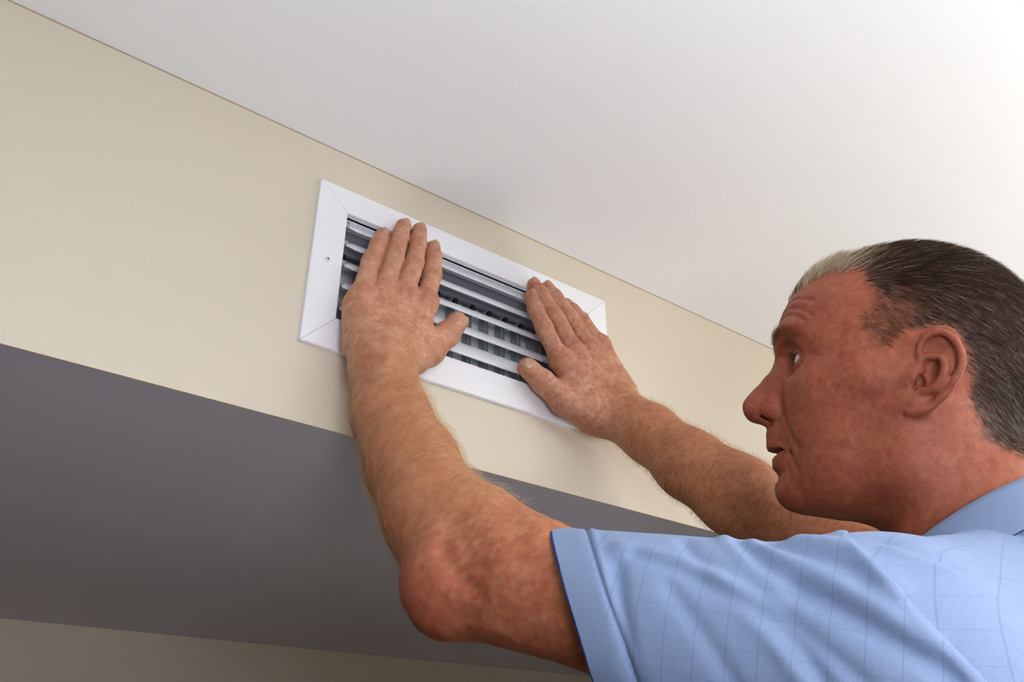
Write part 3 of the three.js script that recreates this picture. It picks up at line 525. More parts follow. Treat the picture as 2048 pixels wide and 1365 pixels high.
function edgeDist(x, y, P) { let m = 1e9; for (let i = 0; i < P.length; i++) { const a = P[i], b = P[(i + 1) % P.length], dx = b[0] - a[0], dy = b[1] - a[1], t = clamp(((x - a[0]) * dx + (y - a[1]) * dy) / (dx * dx + dy * dy), 0, 1); m = Math.min(m, Math.hypot(x - a[0] - dx * t, y - a[1] - dy * t)); } return m; }
const hairMask = (q) => { if (q[1] < -0.07) return -1; if (Math.abs(q[2]) > 0.0705 && q[0] > -0.05 && q[1] < 0.04) { const e = -0.0205 + 0 * q[0]; if (q[0] > -0.042 && q[1] < 0.034 && Math.abs(q[2]) > 0.0765) return -1; } const d = edgeDist(q[0], q[1], HAIRLINE); return inPoly(q[0], q[1], HAIRLINE) ? d : -d; };
const near = (p, c, r) => Math.exp(-((p[0] - c[0]) ** 2 + (p[1] - c[1]) ** 2 + (p[2] - c[2]) ** 2) / (r * r));
const ELBOW = [0.3324, 1.8928, 0.1946];
function skinColour(p) {
  const q = toHead(p), inHead = V3.len([q[0] * 0.8, q[1] - 0.0, q[2]]) < 0.15 && p[0] > 0.5 && p[1] > 1.9;
  const m1 = noise.noise(p[0] * 60, p[1] * 60, p[2] * 60), m2 = noise.noise(p[0] * 170 + 9, p[1] * 170, p[2] * 170), m3 = noise.noise(p[0] * 420 + 9, p[1] * 420, p[2] * 420);
  let c;
  if (inHead) {
    c = mix3(faceBase, faceRed, clamp(0.66 + 0.16 * m1 + 0.25 * m2 + 0.2 * m3, 0, 1));
    const aq = [q[0], q[1], Math.abs(q[2])];
    c = mix3(c, skinBase, 0.35 * near(aq, [0.08, -0.005, 0.036], 0.012));
    const lip = Math.max(near(aq, [0.0975, -0.0585, 0.0], 0.0075), near(aq, [0.0925, -0.0600, 0.012], 0.006), near(aq, [0.094, -0.0705, 0], 0.009), near(aq, [0.0885, -0.0690, 0.012], 0.008));
    c = mix3(c, lipCol, clamp(lip * 1.4 - 0.2, 0, 0.8));
    if (q[1] < 0.15) { const hm = hairMask(q); const s = sstep(-0.002, 0.008, hm + 0.004 * m2 + 0.003 * m3); const ear = Math.abs(q[2]) > 0.078 ? 0 : 1; c = mix3(c, scalp, s * 0.85 * (1 - 0.75 * sstep(0.02, 0.045, q[0])) * (1 - 0.65 * sstep(-0.015, 0.012, q[0]) * (1 - sstep(0.050, 0.072, q[1])))); }
  } else {
    const hand = 1 - sstep(0.035, 0.115, p[2] + 0.012 * m1 + 0.006 * m2);
    c = mix3(mix3(skinBase, skinTan, clamp(0.7 + 0.5 * m1, 0, 1)), mix3(handBase, skinTan, clamp(0.25 + 0.45 * m1, 0, 1)), hand);
    c = mix3(c, skinRed, clamp(0.22 + 0.35 * m2 + 0.2 * m3, 0, 0.6) * (p[0] > 0.53 ? 1.2 : 0.9));
    c = mix3(c, skinRed, 0.75 * near(p, ELBOW, 0.032));
    if (hand < 0.1 && p[0] < 0.53) c = mix3(c, skinRed, clamp(0.75 * sstep(1.99, 1.90, p[1]) * (0.7 + 0.5 * m2), 0, 1));
    c = mix3(c, lin6, 0.32 * sstep(0.18, 0.5, noise.noise(p[0] * 300, p[1] * 300 + 4, p[2] * 300)) * sstep(-0.2, 0.4, m1));
    for (const h of Object.values(HANDS)) for (const f of h.f) { c = mix3(c, skinRed, 0.35 * near(p, V3.add(f.j[0], [0, 0, 0.012]), 0.012)); c = mix3(c, skinRed, 0.25 * near(p, f.j[3], 0.012)); }
  }
  return c;
}
// freckles and pores that cover the skin everywhere, in metres
const frk = []; for (let i = 0; i < 420; i++) frk.push([rnd(), rnd(), 0.0025 + 0.004 * rnd() * rnd(), 0.25 + 0.5 * rnd()]);
const frGrid = new Map(); frk.forEach((f) => { for (let a = -1; a <= 1; a++) for (let b = -1; b <= 1; b++) { const k = ((Math.floor(f[0] * 20) + a + 20) % 20) * 20 + (Math.floor(f[1] * 20) + b + 20) % 20; if (!frGrid.has(k)) frGrid.set(k, []); frGrid.get(k).push(f); } });
const skinMap = tex(1024, (u, v) => {
  let s = 1 + 0.05 * tn(u, v, 60, 2) + 0.06 * tn(u, v, 22, 7); let fr = 0;
  for (const f of frGrid.get(Math.min(19, Math.floor(u * 20)) * 20 + Math.min(19, Math.floor(v * 20))) || []) { let du = Math.abs(u - f[0]), dv = Math.abs(v - f[1]); du = Math.min(du, 1 - du); dv = Math.min(dv, 1 - dv); const d = Math.hypot(du, dv) / f[2]; if (d < 1.3) fr = Math.max(fr, f[3] * (1 - sstep(0.5, 1.3, d))); }
  return [s * 0.93 * (1 - 0.14 * fr), s * 0.93 * (1 - 0.26 * fr), s * 0.93 * (1 - 0.28 * fr)];
}, true, 6);
const skinBump = tex(1024, (u, v) => 0.5 + 0.25 * tn(u, v, 110, 3) + 0.2 * tn(u, v, 55, 11) + 0.15 * tn(u, v, 200, 17), false, 12);
const skinMat = new THREE.MeshPhysicalMaterial({ color: '#ffffff', vertexColors: true, map: skinMap, bumpMap: skinBump, bumpScale: 0.00028, roughness: 0.52, specularIntensity: 0.7, sheen: 0.2, sheenRoughness: 0.5, sheenColor: new THREE.Color('#d9a080') });
const STEP = 0.0019;
const skin = meshField(body, [0.26, 1.775, 0], [0.98, 2.41, 0.58], STEP, skinColour, (x, y, z) => y > 1.80);
console.log('skin vertices', skin.pos.length / 3, 'triangles', skin.idx.length / 3);
mesh('body', own(toGeometry(skin)), skinMat, man);

// ---- eyes
for (const s of [1, -1]) {
  const c = headToWorld([0.0722, 0.0130, 0.0325 * s]), look = V3.norm(V3.sub([0.40, 2.30, 0.0], c));
  const g = new THREE.SphereGeometry(0.0122, 64, 48); g.rotateX(Math.PI / 2);
  const P = g.attributes.position, col = [];
  for (let i = 0; i < P.count; i++) { const a = Math.acos(clamp(P.getZ(i) / 0.0122, -1, 1)); col.push(...(a < 0.17 ? lin('#050505') : a < 0.46 ? lin('#5f7f8c') : a < 0.52 ? lin('#3a4a52') : lin('#cfc5bd'))); }
  g.setAttribute('color', new THREE.Float32BufferAttribute(col, 3));
  g.applyQuaternion(new THREE.Quaternion().setFromUnitVectors(new THREE.Vector3(0, 0, 1), new THREE.Vector3(...look))); g.translate(...c);
  mesh('eye', own(g), new THREE.MeshPhysicalMaterial({ vertexColors: true, roughness: 0.12, clearcoat: 1, clearcoatRoughness: 0.03 }), man);
}
// ---- fingernails
{
  const nailMat = new THREE.MeshPhysicalMaterial({ color: '#c28f74', roughness: 0.36, clearcoat: 0.2 });
  for (const [hn, h] of Object.entries(HANDS)) for (const q of [...h.f, h.t]) {
    const a = q.j[2], b = q.j[3], r = q.r[3], thumb = q === h.t, d = V3.norm(V3.sub(b, a));
    let n = thumb ? (hn === 'right' ? [-0.30, -0.30, 0.9] : [0.1, -0.75, 0.6]) : [0, 0, 1]; n = V3.norm(V3.sub(n, V3.mul(d, V3.dot(n, d))));
    const s = V3.cross(d, n), P = [], ix = [], W = thumb ? 0.0062 : 0.0048, L = thumb ? 0.0062 : 0.0054, c = V3.add(b, V3.mul(d, r * 0.18));
    for (let j = 0; j <= 12; j++) for (let i = 0; i <= 12; i++) {
      const u = i / 6 - 1, v = j / 6 - 1, ww = W * (1 - 0.12 * v * v) , sq = Math.pow(Math.abs(u), 3) * (v < 0 ? 0.25 : 0.25), x = u * ww, y = v * L * (1 - sq * 0.8);
      const R = r * 1.02, lift = Math.sqrt(Math.max(0, R * R - x * x)) - (v > 0 ? v * v * 0.0016 : 0) + 0.0004 * (1 - u * u) - (j === 0 || i === 0 || i === 12 ? 0.0008 : 0);
      const p = V3.add(c, V3.add(V3.mul(s, x), V3.add(V3.mul(d, y), V3.mul(n, lift)))); P.push(...p);
    }
    for (let j = 0; j < 12; j++) for (let i = 0; i < 12; i++) { const k = j * 13 + i; ix.push(k, k + 1, k + 14, k, k + 14, k + 13); }
    const g = new THREE.BufferGeometry(); g.setAttribute('position', new THREE.Float32BufferAttribute(P, 3)); g.setIndex(ix); g.computeVertexNormals(); mesh('fingernail', own(g), nailMat, man);
  }
}
// ---------------------------------------------------------------- polo shirt
const plane = (a, b, c, side) => { let n = V3.norm(V3.cross(V3.sub(b, a), V3.sub(c, a))); if (V3.dot(n, V3.sub(side, a)) < 0) n = V3.mul(n, -1); const k = V3.dot(n, a); return (x, y, z) => n[0] * x + n[1] * y + n[2] * z - k; };
const CUFF = plane([0.37, 1.9333, 0.2809], [0.4192, 1.8431, 0.2692], [0.3542, 1.8764, 0.3153], SL);
const ARMHOLE = plane([0.4665, 1.9175, 0.4375], [0.4546, 1.8216, 0.5051], [0.6341, 1.906, 0.3844], [0.5308, 1.8854, 0.4929]);
const grid = (() => {
  const base = lin('#7fa3dd'), n = 512;
  const line = (t) => { const d = Math.abs(((t % 1) + 1) % 1 - 0.5); return Math.exp(-((d / 0.020) ** 2)); };
  return tex(n, (u, v) => {           // one tile = 72 mm: four windowpane squares, fine knit between
    const w = 0.5 + 0.5 * Math.sin(u * 2 * Math.PI * 60) * Math.sin(v * 2 * Math.PI * 60), h = 0.03 * tn(u, v, 90, 4) + 0.02 * tn(u, v, 30, 8);
    const l = Math.max(line(u * 4), line(v * 4) * 0.45), k = (0.97 + 0.06 * w + h) * (1 - 0.075 * l);
    return [0.515 * k * (1 - 0.03 * l), 0.595 * k * (1 - 0.02 * l), 0.735 * k];
  }, true, 1 / 0.072);
})();
const knit = tex(256, (u, v) => 0.5 + 0.3 * Math.sin(u * 2 * Math.PI * 32) * Math.sin(v * 2 * Math.PI * 32) + 0.2 * tn(u, v, 40, 6), false, 1 / 0.030);
const ribTex = tex(256, (u, v) => { const r = Math.sin((u + v * 0.0) * 2 * Math.PI * 16), q = Math.sin((u * 16 + v * 16) * 2 * Math.PI), k = 0.95 + 0.05 * q + 0.05 * tn(u, v, 60, 3) + 0.02 * r; return [0.525 * k, 0.605 * k, 0.74 * k]; }, true, 1 / 0.024);
const ribBump = tex(256, (u, v) => 0.5 + 0.4 * Math.sin((u * 16 + v * 16) * 2 * Math.PI), false, 1 / 0.024);
const cloth = new THREE.MeshPhysicalMaterial({ map: grid, bumpMap: knit, bumpScale: 0.00025, roughness: 0.85, sheen: 0.35, sheenRoughness: 0.5, sheenColor: new THREE.Color('#b8ccf0'), side: THREE.DoubleSide });
const ribbed = new THREE.MeshPhysicalMaterial({ map: ribTex, bumpMap: ribBump, bumpScale: 0.00015, roughness: 0.9, sheen: 0.3, sheenRoughness: 0.5, sheenColor: new THREE.Color('#b8ccf0') });
const blueTrim = new THREE.MeshStandardMaterial({ color: '#3f68c4', roughness: 0.85 });

const COLLAR = { c: [0.676, 1.930, 0.432], up: [-0.12, 0.93, -0.36], r: 0.0705, h: 1.08 };
const foldOps = [];
const shirt = new Field();
const AX = V3.norm(V3.sub(SL, EL)), armAt = (t) => V3.mix(EL, SL, t);
{
  const A = (f, k, o) => shirt.add(f, k, o);
  A(cap(armAt(0.10), SL, 0.0430, 0.0560), 0.02);
  A(cap(V3.add(armAt(0.10), [0, -0.012, 0]), V3.add(SL, [0.01, -0.03, 0.02]), 0.0440, 0.0620), 0.02);
  A(cap([0.655, 1.892, 0.450], V3.add(SL, [0.015, 0, 0.005]), 0.052, 0.0620), 0.035);
  A(ell([0.668, 1.730, 0.452], [0.190, 0.170, 0.125]), 0.05);
  A(ell([0.668, 1.520, 0.470], [0.182, 0.300, 0.138]), 0.06);
  A(cap([0.686, 1.915, 0.442], [0.680, 1.850, 0.450], 0.0745, 0.0900), 0.03);
  A(cap([0.695, 1.885, 0.450], SR, 0.050, 0.0620), 0.035);
  A(cap(SR, V3.mix(ER, SR, 0.50), 0.0640, 0.0560), 0.03);
  { const os = shirt.ops.slice(); shirt.bare = (x, y, z) => { let d = os[0].f(x, y, z); for (let i = 1; i < os.length; i++) d = smin(d, os[i].f(x, y, z), os[i].k); return d; }; }
  const D = (x) => 0.535 - (x - 1150) / 595 * 0.09;
  const F = (pts, w, depth) => { A(curve(pts.map((q) => snap(shirt.bare, q)), 0.00001, 5), 0.03, { wr: depth * 1.25, w }); };
  // valleys (+) and crests (-) of the folds
  F([[0.3781, 1.8975, 0.334], [0.3898, 1.872, 0.3322], [0.4018, 1.8496, 0.3328], [0.4113, 1.8342, 0.3364]], 0.0055, 0.0026);
  F([[0.3833, 1.907, 0.3447], [0.3983, 1.8904, 0.3662], [0.4141, 1.8717, 0.3866], [0.4251, 1.8564, 0.4059], [0.4352, 1.8352, 0.4276], [0.4443, 1.8172, 0.4363]], 0.0060, 0.0030);
  F([[0.381, 1.9153, 0.3344], [0.3918, 1.9007, 0.3612], [0.412, 1.8806, 0.3841], [0.4285, 1.8596, 0.4108]], 0.0070, -0.0024);
  F([[0.4282, 1.9127, 0.3903], [0.4184, 1.8933, 0.4125], [0.4226, 1.8775, 0.4262], [0.4318, 1.8614, 0.4435], [0.4425, 1.8447, 0.4616], [0.453, 1.828, 0.4794], [0.4528, 1.8199, 0.488]], 0.0065, 0.0042);
  F([[0.4324, 1.9161, 0.396], [0.4257, 1.8958, 0.4198], [0.4309, 1.877, 0.4394], [0.4419, 1.8557, 0.4616], [0.4479, 1.8369, 0.4819]], 0.0080, -0.0030);
  F([[0.4285, 1.9178, 0.3797], [0.4197, 1.896, 0.401], [0.4222, 1.8782, 0.4191]], 0.0060, -0.0026);
  F([[0.4372, 1.912, 0.404], [0.4332, 1.9009, 0.4291], [0.4395, 1.8842, 0.4511], [0.4384, 1.8716, 0.463]], 0.0060, 0.0026);
  F([[0.445, 1.9158, 0.4198], [0.4426, 1.898, 0.4488], [0.4417, 1.8804, 0.4645], [0.4476, 1.8638, 0.4718]], 0.0080, -0.0030);
  F([[0.4106, 1.9118, 0.3618], [0.406, 1.8961, 0.3761], [0.4191, 1.8743, 0.3996], [0.4284, 1.8505, 0.4259], [0.4402, 1.8239, 0.4524]], 0.0055, 0.0020);
  F([[0.4129, 1.878, 0.383], [0.4279, 1.8475, 0.409], [0.4338, 1.825, 0.4265]], 0.0070, -0.0020);
  F([[0.4002, 1.8777, 0.3586], [0.4175, 1.8512, 0.3748], [0.4299, 1.8285, 0.39]], 0.0060, 0.0016);
  F([[0.4582, 1.9054, 0.466], [0.4613, 1.8994, 0.4929], [0.4711, 1.901, 0.5161]], 0.0050, 0.0018);
  F([[0.4597, 1.8902, 0.4708], [0.4605, 1.892, 0.4943], [0.4635, 1.8944, 0.5128]], 0.0060, -0.0016);
  foldOps.push(...shirt.ops.filter((o) => o.wr));
  shirt.post = (d, x, y, z) => {
    const c = CUFF(x, y, z);
    let e = d > 0.012 || d < -0.012 ? d : d + 0.0012 * noise.noise(x * 22, y * 22, z * 22);
    if (x < 0.62) e = Math.max(e, -(c - 0.02));
    // right cuff
    if (x > 0.72) { const r = (x - V3.mix(ER, SR, 0.52)[0]) * (SR[0] - ER[0]) + (y - V3.mix(ER, SR, 0.52)[1]) * (SR[1] - ER[1]) + (z - V3.mix(ER, SR, 0.52)[2]) * (SR[2] - ER[2]); if (z < 0.36 && y > 1.87) e = Math.max(e, -r / 0.285); }
    return Math.max(e, 1.32 - y);
  };
  // the opening for the neck
  shirt.ops.push({ f: cap([0.690, 1.860, 0.450], [0.672, 2.02, 0.420], 0.062, 0.074), k: 0.006, sub: 1 });
}
{
  const g = new THREE.Group(); g.name = 'polo_shirt'; man.add(g); g.userData.label = 'light blue polo shirt with a fine windowpane check';
  // uv of the sleeve: metres along and around the arm; of the trunk: metres along and around it
  const ref = V3.norm(V3.cross(AX, [0, 1, 0])), up2 = V3.cross(ref, AX);
  const sleeveUV = (x, y, z, r) => { const d = V3.sub([x, y, z], EL), t = V3.dot(d, AX); let a = Math.atan2(V3.dot(d, ref), -V3.dot(d, up2)), s = 0; if (r && Math.abs(a * 0.06 - r[1]) > 0.18) { s = a * 0.06 < r[1] ? 1 : 2; a += s === 1 ? 2 * Math.PI : -2 * Math.PI; } return [t, a * 0.06, s]; };
  const trunkUV = (x, y, z, r) => { let a = Math.atan2(x - 0.668, z - 0.455), s = 0; if (r && Math.abs(a * 0.16 - r[0]) > 0.5) { s = a * 0.16 < r[0] ? 1 : 2; a += s === 1 ? 2 * Math.PI : -2 * Math.PI; } return [a * 0.16, y, s]; };
  const near2 = (x, y, z) => x < 0.62 && z < 0.60 && ARMHOLE(x, y, z) < -0.006 && CUFF(x, y, z) < 0.36;
  const sel = (m, test) => ({ ...m, idx: (() => { const o = []; for (let t = 0; t < m.idx.length; t += 3) { const v = m.idx[t] * 3; if (test(m.pos[v], m.pos[v + 1], m.pos[v + 2])) o.push(m.idx[t], m.idx[t + 1], m.idx[t + 2]); } return o; })() });
  // sleeve: rows from the cuff plane to the armhole, columns round the arm
  const NA = 220, NR = 190, S0 = [], nrm = [];
  const folds = (p) => { let e = 0.0010 * noise.noise(p[0] * 24, p[1] * 24, p[2] * 24); for (const o of foldOps) { const lo = o.f.lo, hi = o.f.hi, w = o.w * 2.5; if (p[0] < lo[0] - w || p[0] > hi[0] + w || p[1] < lo[1] - w || p[1] > hi[1] + w || p[2] < lo[2] - w || p[2] > hi[2] + w) continue; const t = o.f(...p) / o.w; if (t < 2.5) e += o.wr * Math.exp(-t * t); } return e; };
  const dirs = []; for (let i = 0; i <= NA; i++) { const a = -Math.PI + i / NA * 2 * Math.PI; dirs.push(V3.add(V3.mul(ref, Math.sin(a)), V3.mul(up2, -Math.cos(a)))); }
  const rad = (t, d, r0) => { let r = r0; const o = V3.add(EL, V3.mul(AX, t)); for (let k = 0; k < 5; k++) { const p = V3.add(o, V3.mul(d, r)); r -= shirt.bare(...p); r = clamp(r, 0.02, 0.30); } return [V3.add(o, V3.mul(d, r)), r]; };
  const rowAt = (f, lift) => { const row = []; for (let i = 0; i <= NA; i++) { let lo = -0.05, hi = 0.55, p, r = 0.06; for (let k = 0; k < 12; k++) { const t = (lo + hi) / 2; [p, r] = rad(t, dirs[i], r); if ((1 - f) * CUFF(...p) + f * ARMHOLE(...p) > 0) hi = t; else lo = t; } const e = lift(p) - folds(p); row.push(V3.add(p, V3.mul(dirs[i], e))); } return row; };
  const rows = [], cv = [];
  for (let j = 0; j <= NR; j++) { const f = Math.pow(j / NR, 1.0); rows.push(rowAt(f, (p) => { const c = CUFF(...p), a = -ARMHOLE(...p); return 0.0009 - 0.0018 * Math.exp(-(((c - 0.0225) / 0.0010) ** 2)) + 0.0009 * Math.exp(-(((c - 0.0262) / 0.0022) ** 2)) + 0.0010 * Math.exp(-(((a - 0.005) / 0.003) ** 2)) - 0.0022 * sstep(0.0018, 0.0, a); })); }
  const inner = []; for (let k = 0; k <= 10; k++) { const f = k * 0.02; inner.push(rows[Math.min(NR, Math.round(f * NR))].map((p, i) => V3.sub(p, V3.mul(dirs[i], k === 0 ? 0.0018 : 0.0030)))); }
  function patch(rws, flip) { const P = [], U = [], I = []; rws.forEach((row) => row.forEach((p, i) => { P.push(...p); U.push(V3.dot(V3.sub(p, EL), AX), i / NA * 0.375); })); const n = NA + 1; for (let j = 0; j + 1 < rws.length; j++) for (let i = 0; i < NA; i++) { const a = j * n + i; flip ? I.push(a, a + 1, a + n, a + 1, a + n + 1, a + n) : I.push(a, a + n, a + 1, a + 1, a + n, a + n + 1); } const g = new THREE.BufferGeometry(); g.setAttribute('position', new THREE.Float32BufferAttribute(P, 3)); g.setAttribute('uv', new THREE.Float32BufferAttribute(U, 2)); g.setIndex(I); g.computeVertexNormals(); const N = g.attributes.normal; for (let j = 0; j < rws.length; j++) { const a = j * n, b = a + NA, v = [0, 1, 2].map((k) => N.array[a * 3 + k] + N.array[b * 3 + k]), l = V3.len(v) || 1; for (const q of [a, b]) N.setXYZ(q, v[0] / l, v[1] / l, v[2] / l); } return g; }
  const split = rows.findIndex((row) => CUFF(...row[Math.round(NA * 0.5)]) > 0.0225);
  mesh('sleeve', own(patch(rows.slice(split))), cloth, g);
  mesh('cuff', own(mergeGeometries([patch(rows.slice(0, split + 1)), patch(inner, true)])), ribbed, g).userData.label = 'ribbed sleeve cuff';
  mesh('cuff_edge', own(patch([inner[0], rows[0].map((p, i) => V3.add(V3.sub(p, V3.mul(AX, 0.0016)), V3.mul(dirs[i], -0.0006))), rows[0]])), blueTrim, g).userData.label = 'dark blue cuff edge';
  const trunk = meshField(shirt, [0.36, 1.30, 0.15], [1.0, 2.0, 0.66], 0.0030, null);
  mesh('shirt_body', own(toGeometry(sel(trunk, (x, y, z) => !near2(x, y, z)), trunkUV)), cloth, g);
  // collar: a folded band round the neck, higher at the nape
  const pos = [], uv = [], ix = [], n = 120, prof = [[0.0, -0.004, 0], [0.0015, 0.012, 0.014], [0.004, 0.020, 0.024], [0.0075, 0.0205, 0.028], [0.011, 0.016, 0.034], [0.016, 0.003, 0.050], [0.0205, -0.0105, 0.066], [0.0216, -0.0116, 0.068], [0.0205, -0.0128, 0.070], [0.0150, -0.002, 0.084], [0.009, 0.010, 0.1], [0.004, 0.002, 0.11]];
  const Cc = COLLAR.c, ax = V3.norm(COLLAR.up), e1 = V3.norm(V3.cross(ax, [1, 0, 0])), e2 = V3.cross(ax, e1);
  for (let i = 0; i <= n; i++) {
    const a = -Math.PI + (i / n) * 2 * Math.PI * 0.985, R = COLLAR.r * (1 + 0.06 * Math.cos(2 * a));
    for (const [dr, dh, vv] of prof) { const w = 1 + 0.12 * Math.sin(a * 3 + 1) * 0.3, r = R + dr * 1.05 * w; const p = V3.add(Cc, V3.add(V3.mul(e1, Math.cos(a) * r), V3.add(V3.mul(e2, Math.sin(a) * r), V3.mul(ax, dh * COLLAR.h)))); pos.push(...p); uv.push(a * COLLAR.r, vv); }
  }
  const m = prof.length; for (let i = 0; i < n; i++) for (let k = 0; k < m; k++) { const k2 = (k + 1) % m, a = i * m + k, b = i * m + k2; ix.push(a, b, a + m, b, b + m, a + m); }
  const cg = new THREE.BufferGeometry(); cg.setAttribute('position', new THREE.Float32BufferAttribute(pos, 3)); cg.setAttribute('uv', new THREE.Float32BufferAttribute(uv, 2)); cg.setIndex(ix); cg.computeVertexNormals();
  const col = mesh('collar', own(cg), ribbed, g); ribbed.side = THREE.DoubleSide; col.userData.label = 'ribbed fold-down collar';
}

// ---------------------------------------------------------------- hair
function strands(list, sides = 3) {          // list of {p:[points], r, c:[r,g,b]}
  const P = [], C = [], I = [];
  for (const s of list) {
    const n = s.p.length, b = P.length / 3;
    let u = V3.norm(V3.cross(V3.sub(s.p[n - 1], s.p[0]), [0.31, 0.52, 0.79]));
    for (let i = 0; i < n; i++) { const d = V3.norm(V3.sub(s.p[Math.min(n - 1, i + 1)], s.p[Math.max(0, i - 1)])), w = V3.norm(V3.cross(d, u)), v = V3.cross(w, d), r = s.r * (1 - 0.85 * Math.pow(i / (n - 1), 2)); for (let k = 0; k < sides; k++) { const a = k * 2 * Math.PI / sides; P.push(s.p[i][0] + (v[0] * Math.cos(a) + w[0] * Math.sin(a)) * r, s.p[i][1] + (v[1] * Math.cos(a) + w[1] * Math.sin(a)) * r, s.p[i][2] + (v[2] * Math.cos(a) + w[2] * Math.sin(a)) * r); C.push(...s.c); } }
    for (let i = 0; i + 1 < n; i++) for (let k = 0; k < sides; k++) { const k2 = (k + 1) % sides, a = b + i * sides + k, c = b + i * sides + k2; I.push(a, c, a + sides, c, c + sides, a + sides); }
  }
  const g = new THREE.BufferGeometry(); g.setAttribute('position', new THREE.Float32BufferAttribute(P, 3)); g.setAttribute('color', new THREE.Float32BufferAttribute(C, 3)); g.setIndex(I); g.computeVertexNormals(); return g;
}
const hairMat = new THREE.MeshPhysicalMaterial({ vertexColors: true, roughness: 0.55, specularIntensity: 0.5 });
const tangent = (d, n) => V3.norm(V3.sub(d, V3.mul(n, V3.dot(d, n))));
{
  const dark = lin('#382820'), mid = lin('#5f4636'), grey = lin('#9b9184'), blond = lin('#d6c6a4'), rust = lin('#6b4530');
  const list = [], nv = skin.pos.length / 3; let tries = 0;
  const hv = []; for (let i = 0; i < nv; i++) { const p = [skin.pos[3 * i], skin.pos[3 * i + 1], skin.pos[3 * i + 2]]; if (p[0] < 0.55 || p[1] < 1.97) continue; const q = toHead(p); if (Math.abs(q[2]) > 0.0785 && q[1] < 0.04) continue; const m = hairMask(q); if (m > -0.003) hv.push([i, q, m]); }
  while (list.length < 30000 && tries++ < 300000) {
    const [i, q, m] = hv[Math.floor(rnd() * hv.length)];
    const temple = sstep(-0.015, 0.012, q[0]) * (1 - sstep(0.050, 0.072, q[1])); if (rnd() > clamp(0.25 + m / 0.010, 0, 1) * (1 - 0.25 * temple)) continue;
    const p0 = [skin.pos[3 * i] + (rnd() - 0.5) * 0.0015, skin.pos[3 * i + 1] + (rnd() - 0.5) * 0.0015, skin.pos[3 * i + 2] + (rnd() - 0.5) * 0.0015], n = [skin.nor[3 * i], skin.nor[3 * i + 1], skin.nor[3 * i + 2]];
    const top = sstep(0.055, 0.10, q[1]), front = sstep(0.045, 0.085, q[0]) * top, low = 1 - sstep(-0.05, 0.03, q[1]);
    const sideFade = sstep(0.0, 0.022, m);
    let dl = [-1, mix(-0.55, 0.10, top) - 0.5 * low, 0.15 * Math.sign(q[2]) * (1 - top)];
    if (front > 0.1) dl = [mix(-0.6, -0.1, sstep(0.070, 0.088, q[0])) + 0.25 * (1 - front), 0.5 * front + 0.3 * sstep(0.070, 0.088, q[0]), 0.3 * (q[2] > 0 ? 1 : -1) * (1 - front)];
    dl = V3.add(dl, [(rnd() - 0.5) * 0.55, (rnd() - 0.5) * 0.55, (rnd() - 0.5) * 0.55]);
    const dw = [0, 1, 2].map((k) => HF[k] * dl[0] + HU[k] * dl[1] + HL[k] * dl[2]), t = tangent(dw, n);
    const L = (mix(0.008, 0.020, top) + 0.004 * rnd()) * mix(0.45, 1, sideFade) * (front > 0.4 ? 1.2 : 1), lift = mix(0.20, 0.42, top) + 0.55 * front + 0.15 * rnd();
    const pts = []; for (let k = 0; k < 4; k++) { const s = k / 3 * L, cl = lift * s * (1 - 0.35 * k / 3); pts.push(V3.add(p0, V3.add(V3.mul(t, s * (1 - 0.25 * lift)), V3.mul(n, cl + 0.0004 - s * s * 3.2 * (1 - front * 0.8))))); }
    const w = rnd(), lightF = clamp(sstep(0.020, 0.066, q[0]) * top + 0.02, 0, 1);
    let c = w < 0.58 ? dark : w < 0.84 ? mid : w < 0.965 ? rust : grey;
    if (rnd() < lightF * 0.97) c = rnd() < 0.8 ? blond : lin('#b8a584'); else if (q[1] < 0.03 && rnd() < 0.25) c = grey; if (temple > rnd()) c = rnd() < 0.4 ? lin('#7c5238') : rnd() < 0.6 ? lin('#a0724c') : lin('#684630');
    const b = 0.8 + 0.4 * rnd(); list.push({ p: pts, r: 0.00011 + 0.00005 * rnd(), c: c.map((x) => x * b) });
  }
  const h = mesh('hair', own(strands(list)), hairMat, man); h.userData.kind = 'stuff'; h.userData.label = 'short dark brown hair greying at the front';
  // eyebrows
  for (const s of [1, -1]) {
    const br = [];
    for (let i = 0; i < 420; i++) {
      const t = rnd(), a = V3.mix(V3.mix([0.0985, 0.0335, 0.012 * s], [0.0930, 0.0375, 0.031 * s], Math.min(1, t * 2)), [0.0735, 0.0345, 0.0475 * s], Math.max(0, t * 2 - 1));
      const q = [a[0] + 0.004, a[1] + (rnd() - 0.5) * 0.0085 * (1 - 0.5 * t), a[2]], f = body.prune(V3.sub(headToWorld(q), [0.02, 0.02, 0.02]), V3.add(headToWorld(q), [0.02, 0.02, 0.02]));
      const p = snap(f, headToWorld(q)), e = 0.0008, n = V3.norm([f(p[0] + e, p[1], p[2]) - f(p[0] - e, p[1], p[2]), f(p[0], p[1] + e, p[2]) - f(p[0], p[1] - e, p[2]), f(p[0], p[1], p[2] + e) - f(p[0], p[1], p[2] - e)]);
      const dl = [-0.55 + (rnd() - 0.5) * 0.5, 0.35 * (1 - t) - 0.25 * t + (rnd() - 0.5) * 0.6, 0.6 * s], d = tangent([0, 1, 2].map((k) => HF[k] * dl[0] + HU[k] * dl[1] + HL[k] * dl[2]), n), L = 0.006 + 0.004 * rnd();
      br.push({ p: [p, V3.add(p, V3.add(V3.mul(d, L * 0.5), V3.mul(n, L * 0.28))), V3.add(p, V3.add(V3.mul(d, L), V3.mul(n, L * 0.30)))], r: 0.00009, c: (rnd() < 0.6 ? lin('#8a5530') : lin('#b08050')) });
    }
    const m = mesh('eyebrow', own(strands(br)), hairMat, man); m.userData.kind = 'stuff';
